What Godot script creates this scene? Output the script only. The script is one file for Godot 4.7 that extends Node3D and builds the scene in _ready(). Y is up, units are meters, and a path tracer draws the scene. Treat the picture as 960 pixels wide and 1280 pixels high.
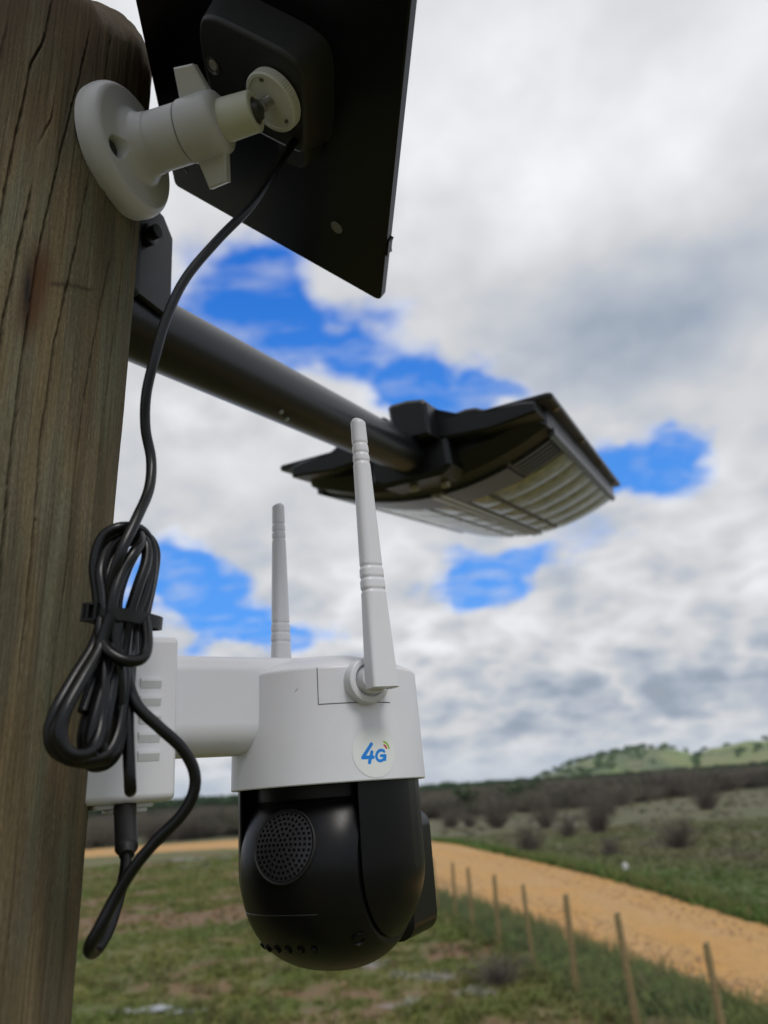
extends Node3D
# A wooden pole carrying a pan-tilt camera, its small solar panel and a solar street lamp, above a gravel road and veld.

# ---------------------------------------------------------------- mesh builder
class MB:
	var v := PackedVector3Array()
	var n := PackedVector3Array()
	var uv := PackedVector2Array()
	var c := PackedColorArray()
	var ix := PackedInt32Array()
	var tint := Color(1, 1, 1)

	func tri(a: Vector3, b: Vector3, d: Vector3) -> void:
		var k := (d - a).cross(b - a).normalized()
		var s := v.size()
		for p in [a, b, d]:
			v.append(p); n.append(k); uv.append(Vector2.ZERO); c.append(tint)
		ix.append_array([s, s + 1, s + 2])

	func quad(a: Vector3, b: Vector3, d: Vector3, e: Vector3) -> void:
		tri(a, b, d); tri(a, d, e)

	# rows of points joined into one smooth surface; closed joins the last column to the first
	func sheet(rows: Array, closed := false, cols: Array = [], uvs: Array = []) -> void:
		var nr := rows.size()
		var nc: int = rows[0].size()
		var s := v.size()
		var w := nc + 1 if closed else nc
		var acc := PackedVector3Array()
		acc.resize(nr * nc)
		for i in nr - 1:
			var r0: PackedVector3Array = rows[i]
			var r1: PackedVector3Array = rows[i + 1]
			for j in (nc if closed else nc - 1):
				var j1 := (j + 1) % nc
				var k := (r0[j1] - r1[j]).cross(r1[j1] - r0[j])
				acc[i * nc + j] += k
				acc[i * nc + j1] += k
				acc[(i + 1) * nc + j] += k
				acc[(i + 1) * nc + j1] += k
		for i in nr:
			var r: PackedVector3Array = rows[i]
			for jj in w:
				var j := jj % nc
				v.append(r[j])
				n.append(acc[i * nc + j].normalized())
				c.append(cols[i][j] if cols else tint)
				uv.append(uvs[i][jj] if uvs else Vector2(float(jj) / (w - 1), float(i) / maxi(nr - 1, 1)))
		for i in nr - 1:
			for j in w - 1:
				var a := s + i * w + j
				# Godot fronts run clockwise: normal = (third - first) x (second - first)
				ix.append_array([a, a + w, a + w + 1, a, a + w + 1, a + 1])

	func fan(loop: PackedVector3Array, turn := false) -> void:
		var m := Vector3.ZERO
		for p in loop:
			m += p / loop.size()
		for j in loop.size():
			var a := loop[j]
			var b := loop[(j + 1) % loop.size()]
			if turn:
				tri(m, b, a)
			else:
				tri(m, a, b)

	# loops stacked to a solid; sharp edges where split holds the row number
	func loft(rows: Array, caps := true, split: Array = []) -> void:
		var from := 0
		for k in split + [rows.size() - 1]:
			if k > from:
				sheet(rows.slice(from, k + 1), true)
			from = k
		if caps:
			fan(rows[0], false)
			fan(rows[-1], true)

	func mesh(solid := true) -> ArrayMesh:
		if solid:
			var vol := 0.0
			for k in range(0, ix.size(), 3):
				vol += v[ix[k]].dot(v[ix[k + 2]].cross(v[ix[k + 1]]))
			if vol < 0.0:
				flip()
		var arr := []
		arr.resize(Mesh.ARRAY_MAX)
		arr[Mesh.ARRAY_VERTEX] = v
		arr[Mesh.ARRAY_NORMAL] = n
		arr[Mesh.ARRAY_TEX_UV] = uv
		arr[Mesh.ARRAY_COLOR] = c
		arr[Mesh.ARRAY_INDEX] = ix
		var m := ArrayMesh.new()
		m.add_surface_from_arrays(Mesh.PRIMITIVE_TRIANGLES, arr)
		return m

	func flip() -> void:
		for k in range(0, ix.size(), 3):
			var t := ix[k + 1]
			ix[k + 1] = ix[k + 2]
			ix[k + 2] = t
		for k in n.size():
			n[k] = -n[k]


# ---------------------------------------------------------------- shape helpers
func frame(z: Vector3, hint := Vector3.UP) -> Basis:      # z along the given axis, y as near the hint as it can be
	z = z.normalized()
	var x := hint.cross(z).normalized()
	return Basis(x, z.cross(x), z)

func circle(r: float, seg: int, xf: Transform3D, z := 0.0) -> PackedVector3Array:
	var o := PackedVector3Array()
	for k in seg:
		var a := TAU * k / seg
		o.append(xf * Vector3(r * cos(a), r * sin(a), z))
	return o

# profile of (radius, height) turned round the local z axis; corners sharper than 35 degrees stay sharp
func lathe(b: MB, prof: Array, xf := Transform3D.IDENTITY, seg := 48) -> void:
	var rows := []
	var split := []
	for k in prof.size():
		rows.append(circle(maxf(prof[k].x, 0.00001), seg, xf, prof[k].y))
		if k > 0 and k < prof.size() - 1:
			if absf((prof[k] - prof[k - 1]).angle_to(prof[k + 1] - prof[k])) > 0.6:
				split.append(k)
	b.loft(rows, true, split)

func rrect(w: float, h: float, r: float, seg := 5) -> PackedVector2Array:
	var o := PackedVector2Array()
	var cs := [Vector2(w / 2 - r, h / 2 - r), Vector2(-w / 2 + r, h / 2 - r), Vector2(-w / 2 + r, -h / 2 + r), Vector2(w / 2 - r, -h / 2 + r)]
	for k in 4:
		for q in seg + 1:
			var a := PI / 2 * (k + float(q) / seg)
			o.append(cs[k] + Vector2(cos(a), sin(a)) * r)
	return o

func inset(p: PackedVector2Array, d: float) -> PackedVector2Array:
	var o := PackedVector2Array()
	var k := p.size()
	var area := 0.0
	for i in k:
		area += p[i].cross(p[(i + 1) % k])
	for i in k:
		var e0 := (p[i] - p[(i - 1 + k) % k]).normalized()
		var e1 := (p[(i + 1) % k] - p[i]).normalized()
		var m := (Vector2(-e0.y, e0.x) + Vector2(-e1.y, e1.x)).normalized() * signf(area)
		var g := maxf(m.dot(Vector2(-e1.y, e1.x) * signf(area)), 0.4)
		o.append(p[i] + m * d / g)
	return o

func lift(p: PackedVector2Array, z: float, xf: Transform3D) -> PackedVector3Array:
	var o := PackedVector3Array()
	for q in p:
		o.append(xf * Vector3(q.x, q.y, z))
	return o

# an outline given a thickness along local z, with bevelled rims
func slab(b: MB, p: PackedVector2Array, z0: float, z1: float, bevel: float, xf := Transform3D.IDENTITY, flat := false) -> void:
	var rows := [lift(inset(p, bevel), z0, xf), lift(p, z0 + bevel, xf), lift(p, z1 - bevel, xf), lift(inset(p, bevel), z1, xf)]
	if flat:
		for i in 3:
			for j in p.size():
				var j1 := (j + 1) % p.size()
				b.quad(rows[i][j], rows[i + 1][j], rows[i + 1][j1], rows[i][j1])
		b.fan(rows[0], false)
		b.fan(rows[3], true)
	else:
		b.loft(rows, true, [1, 2])

func rbox(b: MB, size: Vector3, r: float, bevel: float, xf := Transform3D.IDENTITY) -> void:
	slab(b, rrect(size.x, size.y, r, 4), -size.z / 2, size.z / 2, bevel, xf)

# smooth curve through points
func spline(p: Array, step := 6) -> PackedVector3Array:
	var o := PackedVector3Array()
	for i in p.size() - 1:
		var a: Vector3 = p[maxi(i - 1, 0)]
		var q: Vector3 = p[i]
		var r: Vector3 = p[i + 1]
		var d: Vector3 = p[mini(i + 2, p.size() - 1)]
		for k in step:
			o.append(q.cubic_interpolate(r, a, d, float(k) / step))
	o.append(p[-1])
	return o

func tube(b: MB, p: PackedVector3Array, r: float, sides := 12, r_end := -1.0) -> void:
	var rows := []
	var up := Vector3(0.13, 0.27, 0.95)
	for i in p.size():
		var t := (p[mini(i + 1, p.size() - 1)] - p[maxi(i - 1, 0)]).normalized()
		var x := up.cross(t).normalized()
		up = t.cross(x)
		var rr := r if r_end < 0.0 else lerpf(r, r_end, float(i) / (p.size() - 1))
		var row := PackedVector3Array()
		for k in sides:
			var a := TAU * k / sides
			row.append(p[i] + (x * cos(a) + up * sin(a)) * rr)
		rows.append(row)
	b.loft(rows)

# ---------------------------------------------------------------- naming
var taken := {}

func numbered(called: String) -> String:
	taken[called] = taken.get(called, -1) + 1
	return called if taken[called] == 0 else "%s_%03d" % [called, taken[called]]

func tag(o: Node, label: String, category := "", group := "", kind := "") -> void:
	if label: o.set_meta("label", label)
	if category: o.set_meta("category", category)
	if group: o.set_meta("group", group)
	if kind: o.set_meta("kind", kind)

func thing(called: String, label: String, category: String, at := Vector3.ZERO, group := "") -> Node3D:
	var o := Node3D.new()
	o.name = numbered(called)
	o.position = at
	tag(o, label, category, group)
	add_child(o)
	return o

func part(called: String, b: MB, m: Material, parent: Node, solid := true, kind := "") -> MeshInstance3D:
	var o := MeshInstance3D.new()
	o.name = numbered(called) if parent == self else called
	o.mesh = b.mesh(solid)
	o.material_override = m
	if kind: o.set_meta("kind", kind)
	parent.add_child(o, true)
	return o

# ---------------------------------------------------------------- materials
func noise_tex(size: int, freq: float, oct: int, lo: float, hi: float, sd: int, kind := FastNoiseLite.TYPE_SIMPLEX) -> ImageTexture:
	var f := FastNoiseLite.new()
	f.seed = sd
	f.noise_type = kind
	f.frequency = freq
	f.fractal_octaves = oct
	var im := f.get_seamless_image(size, size)
	im.convert(Image.FORMAT_L8)
	var d := im.get_data()
	for k in d.size():
		d[k] = int(255.0 * lerpf(lo, hi, d[k] / 255.0))
	im = Image.create_from_data(size, size, false, Image.FORMAT_L8, d)
	im.convert(Image.FORMAT_RGB8)
	return ImageTexture.create_from_image(im)

func mat(lin: Color, rough: float, tex: Texture2D = null, scale := 1.0, bump := 0.0) -> StandardMaterial3D:
	var m := StandardMaterial3D.new()
	m.albedo_color = lin.linear_to_srgb()
	m.roughness = rough
	if tex:
		m.roughness_texture = tex
		m.albedo_texture = tex
		m.uv1_triplanar = true
		m.uv1_scale = Vector3.ONE * scale
		if bump != 0.0:
			m.heightmap_enabled = true
			m.heightmap_texture = tex
			m.heightmap_scale = bump
	return m

func vmat(rough: float, tex: Texture2D = null, scale := 1.0, bump := 0.0) -> StandardMaterial3D:
	var m := mat(Color(1, 1, 1), rough, tex, scale, bump)
	m.vertex_color_use_as_albedo = true
	return m

# rows of an image computed by several threads
func image_rows(w: int, h: int, each: Callable, format: int) -> Image:
	var rows := []
	rows.resize(h)
	var id := WorkerThreadPool.add_group_task(func(y: int) -> void: rows[y] = each.call(y), h, -1, true)
	WorkerThreadPool.wait_for_group_task_completion(id)
	var all := PackedByteArray()
	for r in rows:
		all.append_array(r)
	return Image.create_from_data(w, h, false, format, all)

func fbm(sd: int, freq: float, oct: int) -> FastNoiseLite:
	var f := FastNoiseLite.new()
	f.seed = sd
	f.noise_type = FastNoiseLite.TYPE_SIMPLEX_SMOOTH
	f.frequency = freq
	f.fractal_octaves = oct
	f.fractal_gain = 0.52
	return f

# ---------------------------------------------------------------- sky
# gaps of blue and lighter / darker banks, each as azimuth, elevation, half widths (degrees), strength
const GAPS := [[-14.2, 36.6, 4.8, 4.0, 0.90], [-9.0, 37.4, 4.6, 3.4, 0.75], [-7.0, 33.4, 5.4, 2.8, 0.80], [-1.6, 33.0, 4.6, 2.6, 0.62], [3.2, 29.8, 4.8, 1.9, 1.05], [8.2, 28.4, 4.0, 1.5, 0.85], [6.8, 15.4, 4.2, 1.9, 1.1], [11.0, 16.3, 3.6, 1.9, 0.95],
	[15.5, 22.8, 4.0, 2.0, 0.85], [19.3, 20.4, 4.4, 3.0, 1.1], [22.2, 22.4, 2.8, 1.9, 0.75], [-14.5, 14.2, 5.4, 3.4, 1.15], [-18.2, 16.2, 4.6, 2.8, 0.9], [-9.0, 11.8, 5.0, 1.6, 1.0]]
const BANKS := [[20, 43.5, 10, 7, 0.14], [26, 31, 13, 5, -0.15], [12, 33, 9, 4, -0.06], [22, 4.8, 12, 1.8, -0.20], [6.5, 11.0, 7, 2.2, 0.12], [16, 9.0, 6, 3, 0.04], [5, 5.5, 8, 2.0, -0.08], [23, 16, 5, 3, 0.10], [-2, 16, 5, 5, 0.08], [-10, 18, 4, 3, -0.10], [-17, 41, 8, 6, 0.02], [22, 49, 12, 5, -0.04]]

func blob(list: Array, az: float, el: float) -> float:
	var s := 0.0
	for g in list:
		var dx: float = (az - g[0]) * cos(deg_to_rad(el)) / g[2]
		var dy: float = (el - g[1]) / g[3]
		var q: float = dx * dx + dy * dy
		if q < 9.0:
			s += g[4] * exp(-q)
	return s

func make_sky() -> ImageTexture:
	var w := 2560
	var h := 1280
	var shape := fbm(11, 1.0, 5)
	var shade := fbm(23, 1.3, 5)
	var fine := fbm(31, 5.0, 4)
	var wide := fbm(47, 0.8, 2)
	var rng := RandomNumberGenerator.new()
	rng.seed = 5
	var gaps := GAPS.duplicate()
	var banks := BANKS.duplicate()
	for k in 42:                                        # the rest of the sky is as broken as the part in view
		var az := rng.randf_range(48, 312)
		gaps.append([az, rng.randf_range(8, 60), rng.randf_range(3, 8), rng.randf_range(1.5, 4), rng.randf_range(0.6, 1.1)])
		banks.append([rng.randf_range(48, 312), rng.randf_range(3, 65), rng.randf_range(6, 14), rng.randf_range(2, 7), rng.randf_range(-0.14, 0.14)])
	for g in gaps + banks:
		if g[0] > 180: g[0] -= 360
	var row := func(y: int) -> PackedByteArray:
		var out := PackedFloat32Array()
		out.resize(w * 3)
		var el := 90.0 - 180.0 * (y + 0.5) / h
		var e := deg_to_rad(maxf(el, 0.0))
		var near_gaps := gaps.filter(func(g): return absf(g[1] - el) < 3.0 * g[3] + 3.0)
		var near_banks := banks.filter(func(g): return absf(g[1] - el) < 3.0 * g[3])
		var blue := Color(0.10, 0.36, 0.95).lerp(Color(0.022, 0.17, 0.66), clampf((el - 12.0) / 26.0, 0.0, 1.0))
		for x in w:
			if el < -1.0:
				out[x * 3] = 0.16; out[x * 3 + 1] = 0.16; out[x * 3 + 2] = 0.12
				continue
			var az := 360.0 * (x + 0.5) / w
			if az > 180.0: az -= 360.0
			var a := deg_to_rad(az)
			var d := Vector3(sin(a) * cos(e), sin(e), -cos(a) * cos(e))
			var q := d / (d.y * 0.75 + 0.30)
			q.y = 0.0
			var f1 := fine.get_noise_3dv(q)
			var n0 := shape.get_noise_3dv(q * 1.5 + Vector3(3.7, 0, 1.2))
			var warp := Vector2(n0 * 5.0 + f1 * 2.0, shape.get_noise_3dv(q * 1.7 + Vector3(0, 5, 9)) * 3.0 + f1 * 1.2)
			var hole := blob(near_gaps, az + warp.x, el + warp.y)
			var wisp := fine.get_noise_3dv(q * 1.3 + Vector3(5, 1, 8))
			var streak := fine.get_noise_3dv(Vector3(q.x * 0.8, 3.0, q.z * 2.2))
			var clear := smoothstep(0.30, 1.05, hole * 1.12 + 0.42 * n0 + 0.50 * wisp + 0.10 * f1)
			var veil := clampf(0.08 + 0.95 * streak + 0.55 * wisp, 0.0, 0.8)
			var cov := 1.0 - clear * (1.0 - veil * (1.15 - 0.65 * clear))
			var body := 0.62 + 0.4 * n0 + 0.3 * f1 - 0.6 * clear
			var s := shade.get_noise_3dv(q * Vector3(1.5, 1, 1.5) + Vector3(9, 0, 4))
			var s2 := fine.get_noise_3dv(q * 0.7 + Vector3(2, 7, 3))
			var low := smoothstep(24.0, 8.0, el)
			var puff := 0.22 - absf(fine.get_noise_3dv(q * 0.55 + Vector3(8, 2, 6)))
			var tone := 0.645 + 0.12 * s + 0.12 * s2 + (0.10 + 0.45 * low) * puff + blob(near_banks, az + warp.x * 0.7, el + warp.y * 0.5) * 1.1
			tone += 0.20 * smoothstep(0.55, 0.15, body) * cov       # thin edges let more light through
			tone *= lerpf(0.97, 1.24, clampf((el - 20.0) / 45.0, 0.0, 1.0))
			tone = clampf(tone, 0.26, 0.92)
			var grey := Color(tone * 0.985, tone * 1.0, tone * 1.03)
			var dark := clampf((0.66 - tone) / 0.26, 0.0, 1.0)
			grey = grey.lerp(Color(tone * 0.86, tone * 1.0, tone * 1.22), dark)
			if el < 4.0:
				grey = grey.lerp(Color(0.60, 0.68, 0.78), smoothstep(4.0, 0.0, el) * 0.55)
			var col := blue.lerp(grey, cov)
			out[x * 3] = col.r; out[x * 3 + 1] = col.g; out[x * 3 + 2] = col.b
		return out.to_byte_array()
	return ImageTexture.create_from_image(image_rows(w, h, row, Image.FORMAT_RGBF))

func _ready() -> void:
	# ------------------------------------------------------------ camera, sky, sun, exposure
	var cam := Camera3D.new()
	cam.name = "camera"
	cam.position = Vector3(0, 2.5, 0)
	cam.rotation_order = EULER_ORDER_YXZ
	cam.rotation_degrees = Vector3(20.2, 0, -4.3)
	var att := CameraAttributesPhysical.new()
	att.frustum_focal_length = 26.25                # phone wide camera: the vertical field of view is 67.4 degrees
	att.frustum_focus_distance = 0.40
	att.frustum_near = 0.05
	att.frustum_far = 9000.0
	att.exposure_aperture = 8.6
	cam.attributes = att
	cam.fov = 67.38
	cam.near = 0.05
	cam.far = 9000.0
	add_child(cam)
	cam.current = true

	var env := Environment.new()
	env.background_mode = Environment.BG_SKY
	var sky := Sky.new()
	var pano := PanoramaSkyMaterial.new()
	pano.panorama = make_sky()
	sky.sky_material = pano
	env.sky = sky
	env.tonemap_mode = Environment.TONE_MAPPER_LINEAR
	env.tonemap_exposure = 1.0
	env.fog_enabled = true                          # thin country haze, only felt at the hills
	env.fog_density = 0.00013
	env.fog_light_color = Color(0.86, 0.90, 0.96)
	env.sdfgi_enabled = true
	env.ssao_enabled = true
	env.ssil_enabled = true
	var we := WorldEnvironment.new()
	we.name = "world_environment"
	we.environment = env
	add_child(we)

	var sun := DirectionalLight3D.new()             # veiled by thin cloud, high behind the viewer's right shoulder
	sun.name = "sun"
	sun.light_energy = 0.45
	sun.light_angular_distance = 18.0
	sun.light_color = Color(1.0, 0.985, 0.96)
	sun.shadow_enabled = true
	sun.rotation_degrees = Vector3(-50, 25, 0)
	add_child(sun)

	make_land()
	make_far()
	make_pole()
	make_street_lamp()
	make_panel()
	make_bracket()
	make_security_camera()
	make_cables()
	make_fence()
	make_plants()

# ---------------------------------------------------------------- ground and road
const ROAD_NEAR := [Vector2(5.6, -2), Vector2(4.6, -6), Vector2(3.75, -9.7), Vector2(3.25, -11.8), Vector2(2.55, -15.0), Vector2(1.9, -17.8), Vector2(0.8, -21.5), Vector2(-1.2, -30), Vector2(-4.5, -41), Vector2(-9, -51), Vector2(-14, -55.5), Vector2(-22, -56.5), Vector2(-40, -59), Vector2(-70, -64)]
const ROAD_FAR := [Vector2(7.2, -2), Vector2(6.6, -6), Vector2(6.25, -9.7), Vector2(6.05, -13.0), Vector2(5.65, -18.0), Vector2(5.3, -22.3), Vector2(4.6, -27.5), Vector2(3.5, -34), Vector2(1.6, -44), Vector2(-3.5, -57), Vector2(-10, -66), Vector2(-22, -69), Vector2(-40, -73), Vector2(-70, -80)]
var gn := fbm(3, 0.35, 4)
var gm := fbm(8, 0.12, 3)
var gf := fbm(14, 1.6, 3)
var near_line := PackedVector2Array()
var far_line := PackedVector2Array()
var road_poly := PackedVector2Array()

func line_dist(p: Vector2, l: PackedVector2Array) -> float:
	var best := 1e9
	for i in l.size() - 1:
		best = minf(best, p.distance_squared_to(Geometry2D.get_closest_point_to_segment(p, l[i], l[i + 1])))
	return sqrt(best)

# signed distance to the road: negative on it; the second value is true on the side of the road where the pole stands
func road_at(p: Vector2) -> Array:
	if p.y > 2 or p.y < -90 or absf(p.x) > 80:
		return [50.0, p.x < 0.0]
	var a := line_dist(p, near_line)
	var b := line_dist(p, far_line)
	if Geometry2D.is_point_in_polygon(p, road_poly):
		return [-minf(a, b), a < b]
	return [minf(a, b), a < b]

func field_color(x: float, z: float) -> Color:
	var rd := road_at(Vector2(x, z))
	var d: float = rd[0]
	var pole_side: bool = rd[1]
	var n1 := gn.get_noise_2d(x, z)
	var n2 := gm.get_noise_2d(x * 1.0, z * 0.8)
	var n3 := gf.get_noise_2d(x, z)
	var c: Color
	if pole_side:
		c = Color(0.170, 0.155, 0.040).lerp(Color(0.108, 0.135, 0.026), clampf(0.5 + 1.3 * n1 + 0.5 * n3, 0, 1))
		c = c.lerp(Color(0.20, 0.155, 0.075), clampf(-0.15 + 1.3 * n2 - 0.4 * n3, 0, 0.7))
		# bare patches of soil that lie across the field
		var soil := smoothstep(0.10, 0.38, 0.8 * gn.get_noise_2d(x * 0.9 + 40, z * 0.8 - 13) + 0.3 * n3 + patch(x, z))
		c = c.lerp(Color(0.225, 0.122, 0.062), soil * 0.85)
		c = c.lerp(Color(0.30, 0.27, 0.25), smoothstep(0.25, 0.6, pale(x, z) + 0.5 * n3))
		c = c.lerp(Color(0.115, 0.145, 0.046), smoothstep(1.9, 0.3, d + 0.5 * n1) * 0.85)   # lush strip along the fence
	else:
		c = Color(0.158, 0.146, 0.060).lerp(Color(0.125, 0.104, 0.062), clampf(0.45 + 1.6 * n1 + 0.6 * n3, 0, 1))
		c = c.lerp(Color(0.118, 0.130, 0.044), clampf(0.25 + 1.8 * n2 + 0.4 * n3, 0, 0.85))
		var lush := smoothstep(1.3, 0.25, d - 0.5 * n1)
		if x > 4.0 and z > -24.0: lush = maxf(lush, smoothstep(4.5, 1.0, d - n1 * 2.0) * 0.8)
		c = c.lerp(Color(0.085, 0.130, 0.020), lush)
	return c

func pale(x: float, z: float) -> float:        # washed-out crusts of clay
	var s := 0.0
	for p in [[0.1, -12.7, 0.5, 0.25], [-0.7, -13.9, 0.55, 0.22], [0.75, -11.6, 0.4, 0.2], [-0.2, -11.3, 0.3, 0.15]]:
		s += 0.8 * exp(-pow((x - p[0]) / p[2], 2) - pow((z - p[1]) / p[3], 2))
	return s

func patch(x: float, z: float) -> float:
	var s := 0.0
	for p in [[-6.6, -22.0, 2.6, 1.6, 0.6], [-5.2, -21.4, 2.2, 0.9, 0.45], [-3.9, -26.5, 1.2, 0.9, 0.35], [0.4, -11.9, 0.7, 0.5, 0.5], [0.6, -14.0, 0.8, 0.6, 0.3], [-1.1, -12.2, 0.6, 0.35, 0.4], [-2.6, -14.5, 0.5, 0.4, 0.3]]:
		var q: float = pow((x - p[0]) / p[2], 2) + pow((z - p[1]) / p[3], 2)
		s += p[4] * exp(-q)
	return s

func ground_y(x: float, z: float, d: float) -> float:
	var k := smoothstep(0.0, 0.8, d)
	return -0.045 + k * (0.045 + 0.04 * gn.get_noise_2d(x * 1.3, z * 1.3) + 0.015 * gf.get_noise_2d(x * 2, z * 2))

func axis_lines(lo: float, hi: float, fine0: float, fine1: float, step: float, grow: float) -> PackedFloat32Array:
	var o: Array = []
	var x := fine0
	while x < fine1:
		o.append(x)
		x += step
	var s := step
	while x < hi:
		o.append(x)
		s *= grow
		x += s
	o.append(hi)
	x = fine0
	s = step
	while x > lo:
		s *= grow
		x -= s
		o.push_front(maxf(x, lo))
	return PackedFloat32Array(o)

func make_land() -> void:
	near_line = curve2(ROAD_NEAR)
	far_line = curve2(ROAD_FAR)
	road_poly = near_line.duplicate()
	for k in far_line.size():
		road_poly.append(far_line[far_line.size() - 1 - k])
	var xs := axis_lines(-6000, 6000, -9.0, 8.0, 0.14, 1.035)
	var zs := axis_lines(-6000, 3000, -34.0, -6.5, 0.14, 1.035)
	var nx := xs.size()
	var rows := []
	var cols := []
	rows.resize(zs.size())
	cols.resize(zs.size())
	var job := func(i: int) -> void:
		var r := PackedVector3Array()
		var cc := PackedColorArray()
		var z := zs[i]
		for j in nx:
			var x := xs[j]
			var d: float = road_at(Vector2(x, z))[0]
			var y := ground_y(x, z, d) if absf(x) < 200 and z > -300 else 0.0
			r.append(Vector3(x, y, z))
			cc.append(field_color(x, z))
		rows[i] = r
		cols[i] = cc
	var id := WorkerThreadPool.add_group_task(job, zs.size(), -1, true)
	WorkerThreadPool.wait_for_group_task_completion(id)
	var b := MB.new()
	b.sheet(rows, false, cols)
	if b.n[0].y < 0: b.flip()
	var g := part("ground", b, vmat(0.95, noise_tex(512, 0.05, 5, 0.72, 1.0, 5), 0.55, 1.5), self, false, "structure")
	tag(g, "grassy veld with bare soil patches on both sides of the road")

	b = MB.new()
	rows = []
	cols = []
	var edge := fbm(77, 0.9, 3)
	var n := near_line.size()
	for i in n:
		var p := near_line[i]
		var q := far_line[i]
		var r := PackedVector3Array()
		var cc := PackedColorArray()
		for j in 25:
			var t := j / 24.0
			var pos := p.lerp(q, t)
			if j == 0: pos += (p - q).normalized() * (0.10 + 0.55 * edge.get_noise_1d(i * 0.7) + 0.35 * edge.get_noise_1d(i * 2.9 + 90.0))
			if j == 24: pos += (q - p).normalized() * (0.05 + 0.30 * edge.get_noise_1d(i * 0.7 + 300) + 0.25 * edge.get_noise_1d(i * 2.7 + 700))
			var rut := 0.018 * (exp(-pow((t - 0.3) / 0.07, 2)) + exp(-pow((t - 0.72) / 0.07, 2)))
			r.append(Vector3(pos.x, -0.03 + 0.045 * sin(PI * t) - rut + 0.008 * gf.get_noise_2d(pos.x * 2, pos.y * 2), pos.y))
			var k := clampf(0.5 + 1.2 * gn.get_noise_2d(pos.x * 1.5, pos.y * 0.7) + 0.6 * gf.get_noise_2d(pos.x, pos.y), 0, 1)
			cc.append(Color(0.57, 0.308, 0.088).lerp(Color(0.54, 0.325, 0.128), k) * (1.0 + 0.16 * gf.get_noise_2d(pos.x * 3.0 + 7.0, pos.y * 1.2)))
		rows.append(r)
		cols.append(cc)
	b.sheet(rows, false, cols)
	if b.n[30].y < 0: b.flip()
	var rd := part("road", b, vmat(0.95, noise_tex(512, 0.06, 5, 0.82, 1.0, 9), 0.8, 1.0), self, false, "structure")
	tag(rd, "ochre gravel road curving away past the fence")

	# standing water and pale wet spots on the field
	var water := mat(Color(0.24, 0.245, 0.25), 0.10)
	var rng := RandomNumberGenerator.new()
	rng.seed = 12
	for p in [[-12.7, -45.0, 1.3, 0.5], [-10.6, -44.0, 1.2, 0.7], [-10.2, -39.5, 1.1, 0.7], [-6.9, -42.5, 0.6, 0.5], [-3.62, -11.9, 0.34, 0.16], [-3.05, -11.65, 0.26, 0.12], [-4.05, -12.05, 0.24, 0.11], [6.15, -18.7, 0.5, 0.22]]:
		b = MB.new()
		var loop := PackedVector3Array()
		for k in 28:
			var a := TAU * k / 28
			var rr := 1.0 + 0.5 * gf.get_noise_2d(cos(a) * 0.6 + p[0] * 3, sin(a) * 0.6 + p[1])
			var px: float = p[0]
			var pz: float = p[1]
			loop.append(Vector3(px + cos(a) * p[2] * rr, ground_y(px, pz, road_at(Vector2(px, pz))[0]) + 0.030, pz + sin(a) * p[3] * rr))
		b.fan(loop)
		if b.n[0].y < 0: b.flip()
		var o := part("puddle", b, water, self, false, "structure")
		tag(o, "shallow puddle of rain water reflecting the sky")

func curve2(p: Array) -> PackedVector2Array:
	var o := PackedVector2Array()
	for i in p.size() - 1:
		for k in 28:
			var q: Vector2 = p[i]
			o.append(q.cubic_interpolate(p[i + 1], p[maxi(i - 1, 0)], p[mini(i + 2, p.size() - 1)], k / 28.0))
	o.append(p[-1])
	return o

# ---------------------------------------------------------------- plants
func leaf_clump(b: MB, rng: RandomNumberGenerator, at: Vector3, r: Vector3, count: int, size: float, c0: Color, c1: Color) -> void:
	for k in count:
		var d := Vector3(rng.randfn(), rng.randfn(), rng.randfn()).normalized() * pow(rng.randf(), 0.45)
		var p := at + d * r
		var f := frame(Vector3(rng.randfn(), rng.randfn() * 0.6 + 0.5, rng.randfn()), Vector3(rng.randfn(), rng.randfn(), rng.randfn()))
		var s := size * rng.randf_range(0.6, 1.3)
		b.tint = c0.lerp(c1, rng.randf())
		b.quad(p - f.x * s, p - f.y * s * 0.5, p + f.x * s, p + f.y * s * 0.5)

func tree_mesh(sd: int) -> ArrayMesh:        # one metre tall, scaled where it stands
	var rng := RandomNumberGenerator.new()
	rng.seed = sd
	var b := MB.new()
	b.tint = Color(0.07, 0.055, 0.04)
	tube(b, PackedVector3Array([Vector3.ZERO, Vector3(0.02, 0.3, 0), Vector3(0, 0.7, 0.02)]), 0.035, 6, 0.012)
	for k in 9:
		var a := rng.randf() * TAU
		var h := rng.randf_range(0.35, 0.85)
		var c := Vector3(cos(a) * 0.26, h, sin(a) * 0.26) * rng.randf_range(0.5, 1.0)
		c.y = h
		b.tint = Color(0.07, 0.055, 0.04)
		tube(b, PackedVector3Array([Vector3(0, h * 0.5, 0), c]), 0.015, 4, 0.005)
		leaf_clump(b, rng, c, Vector3(0.2, 0.14, 0.2), 34, 0.06, Color(0.026, 0.052, 0.018), Color(0.055, 0.085, 0.028))
	return b.mesh(false)

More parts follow.
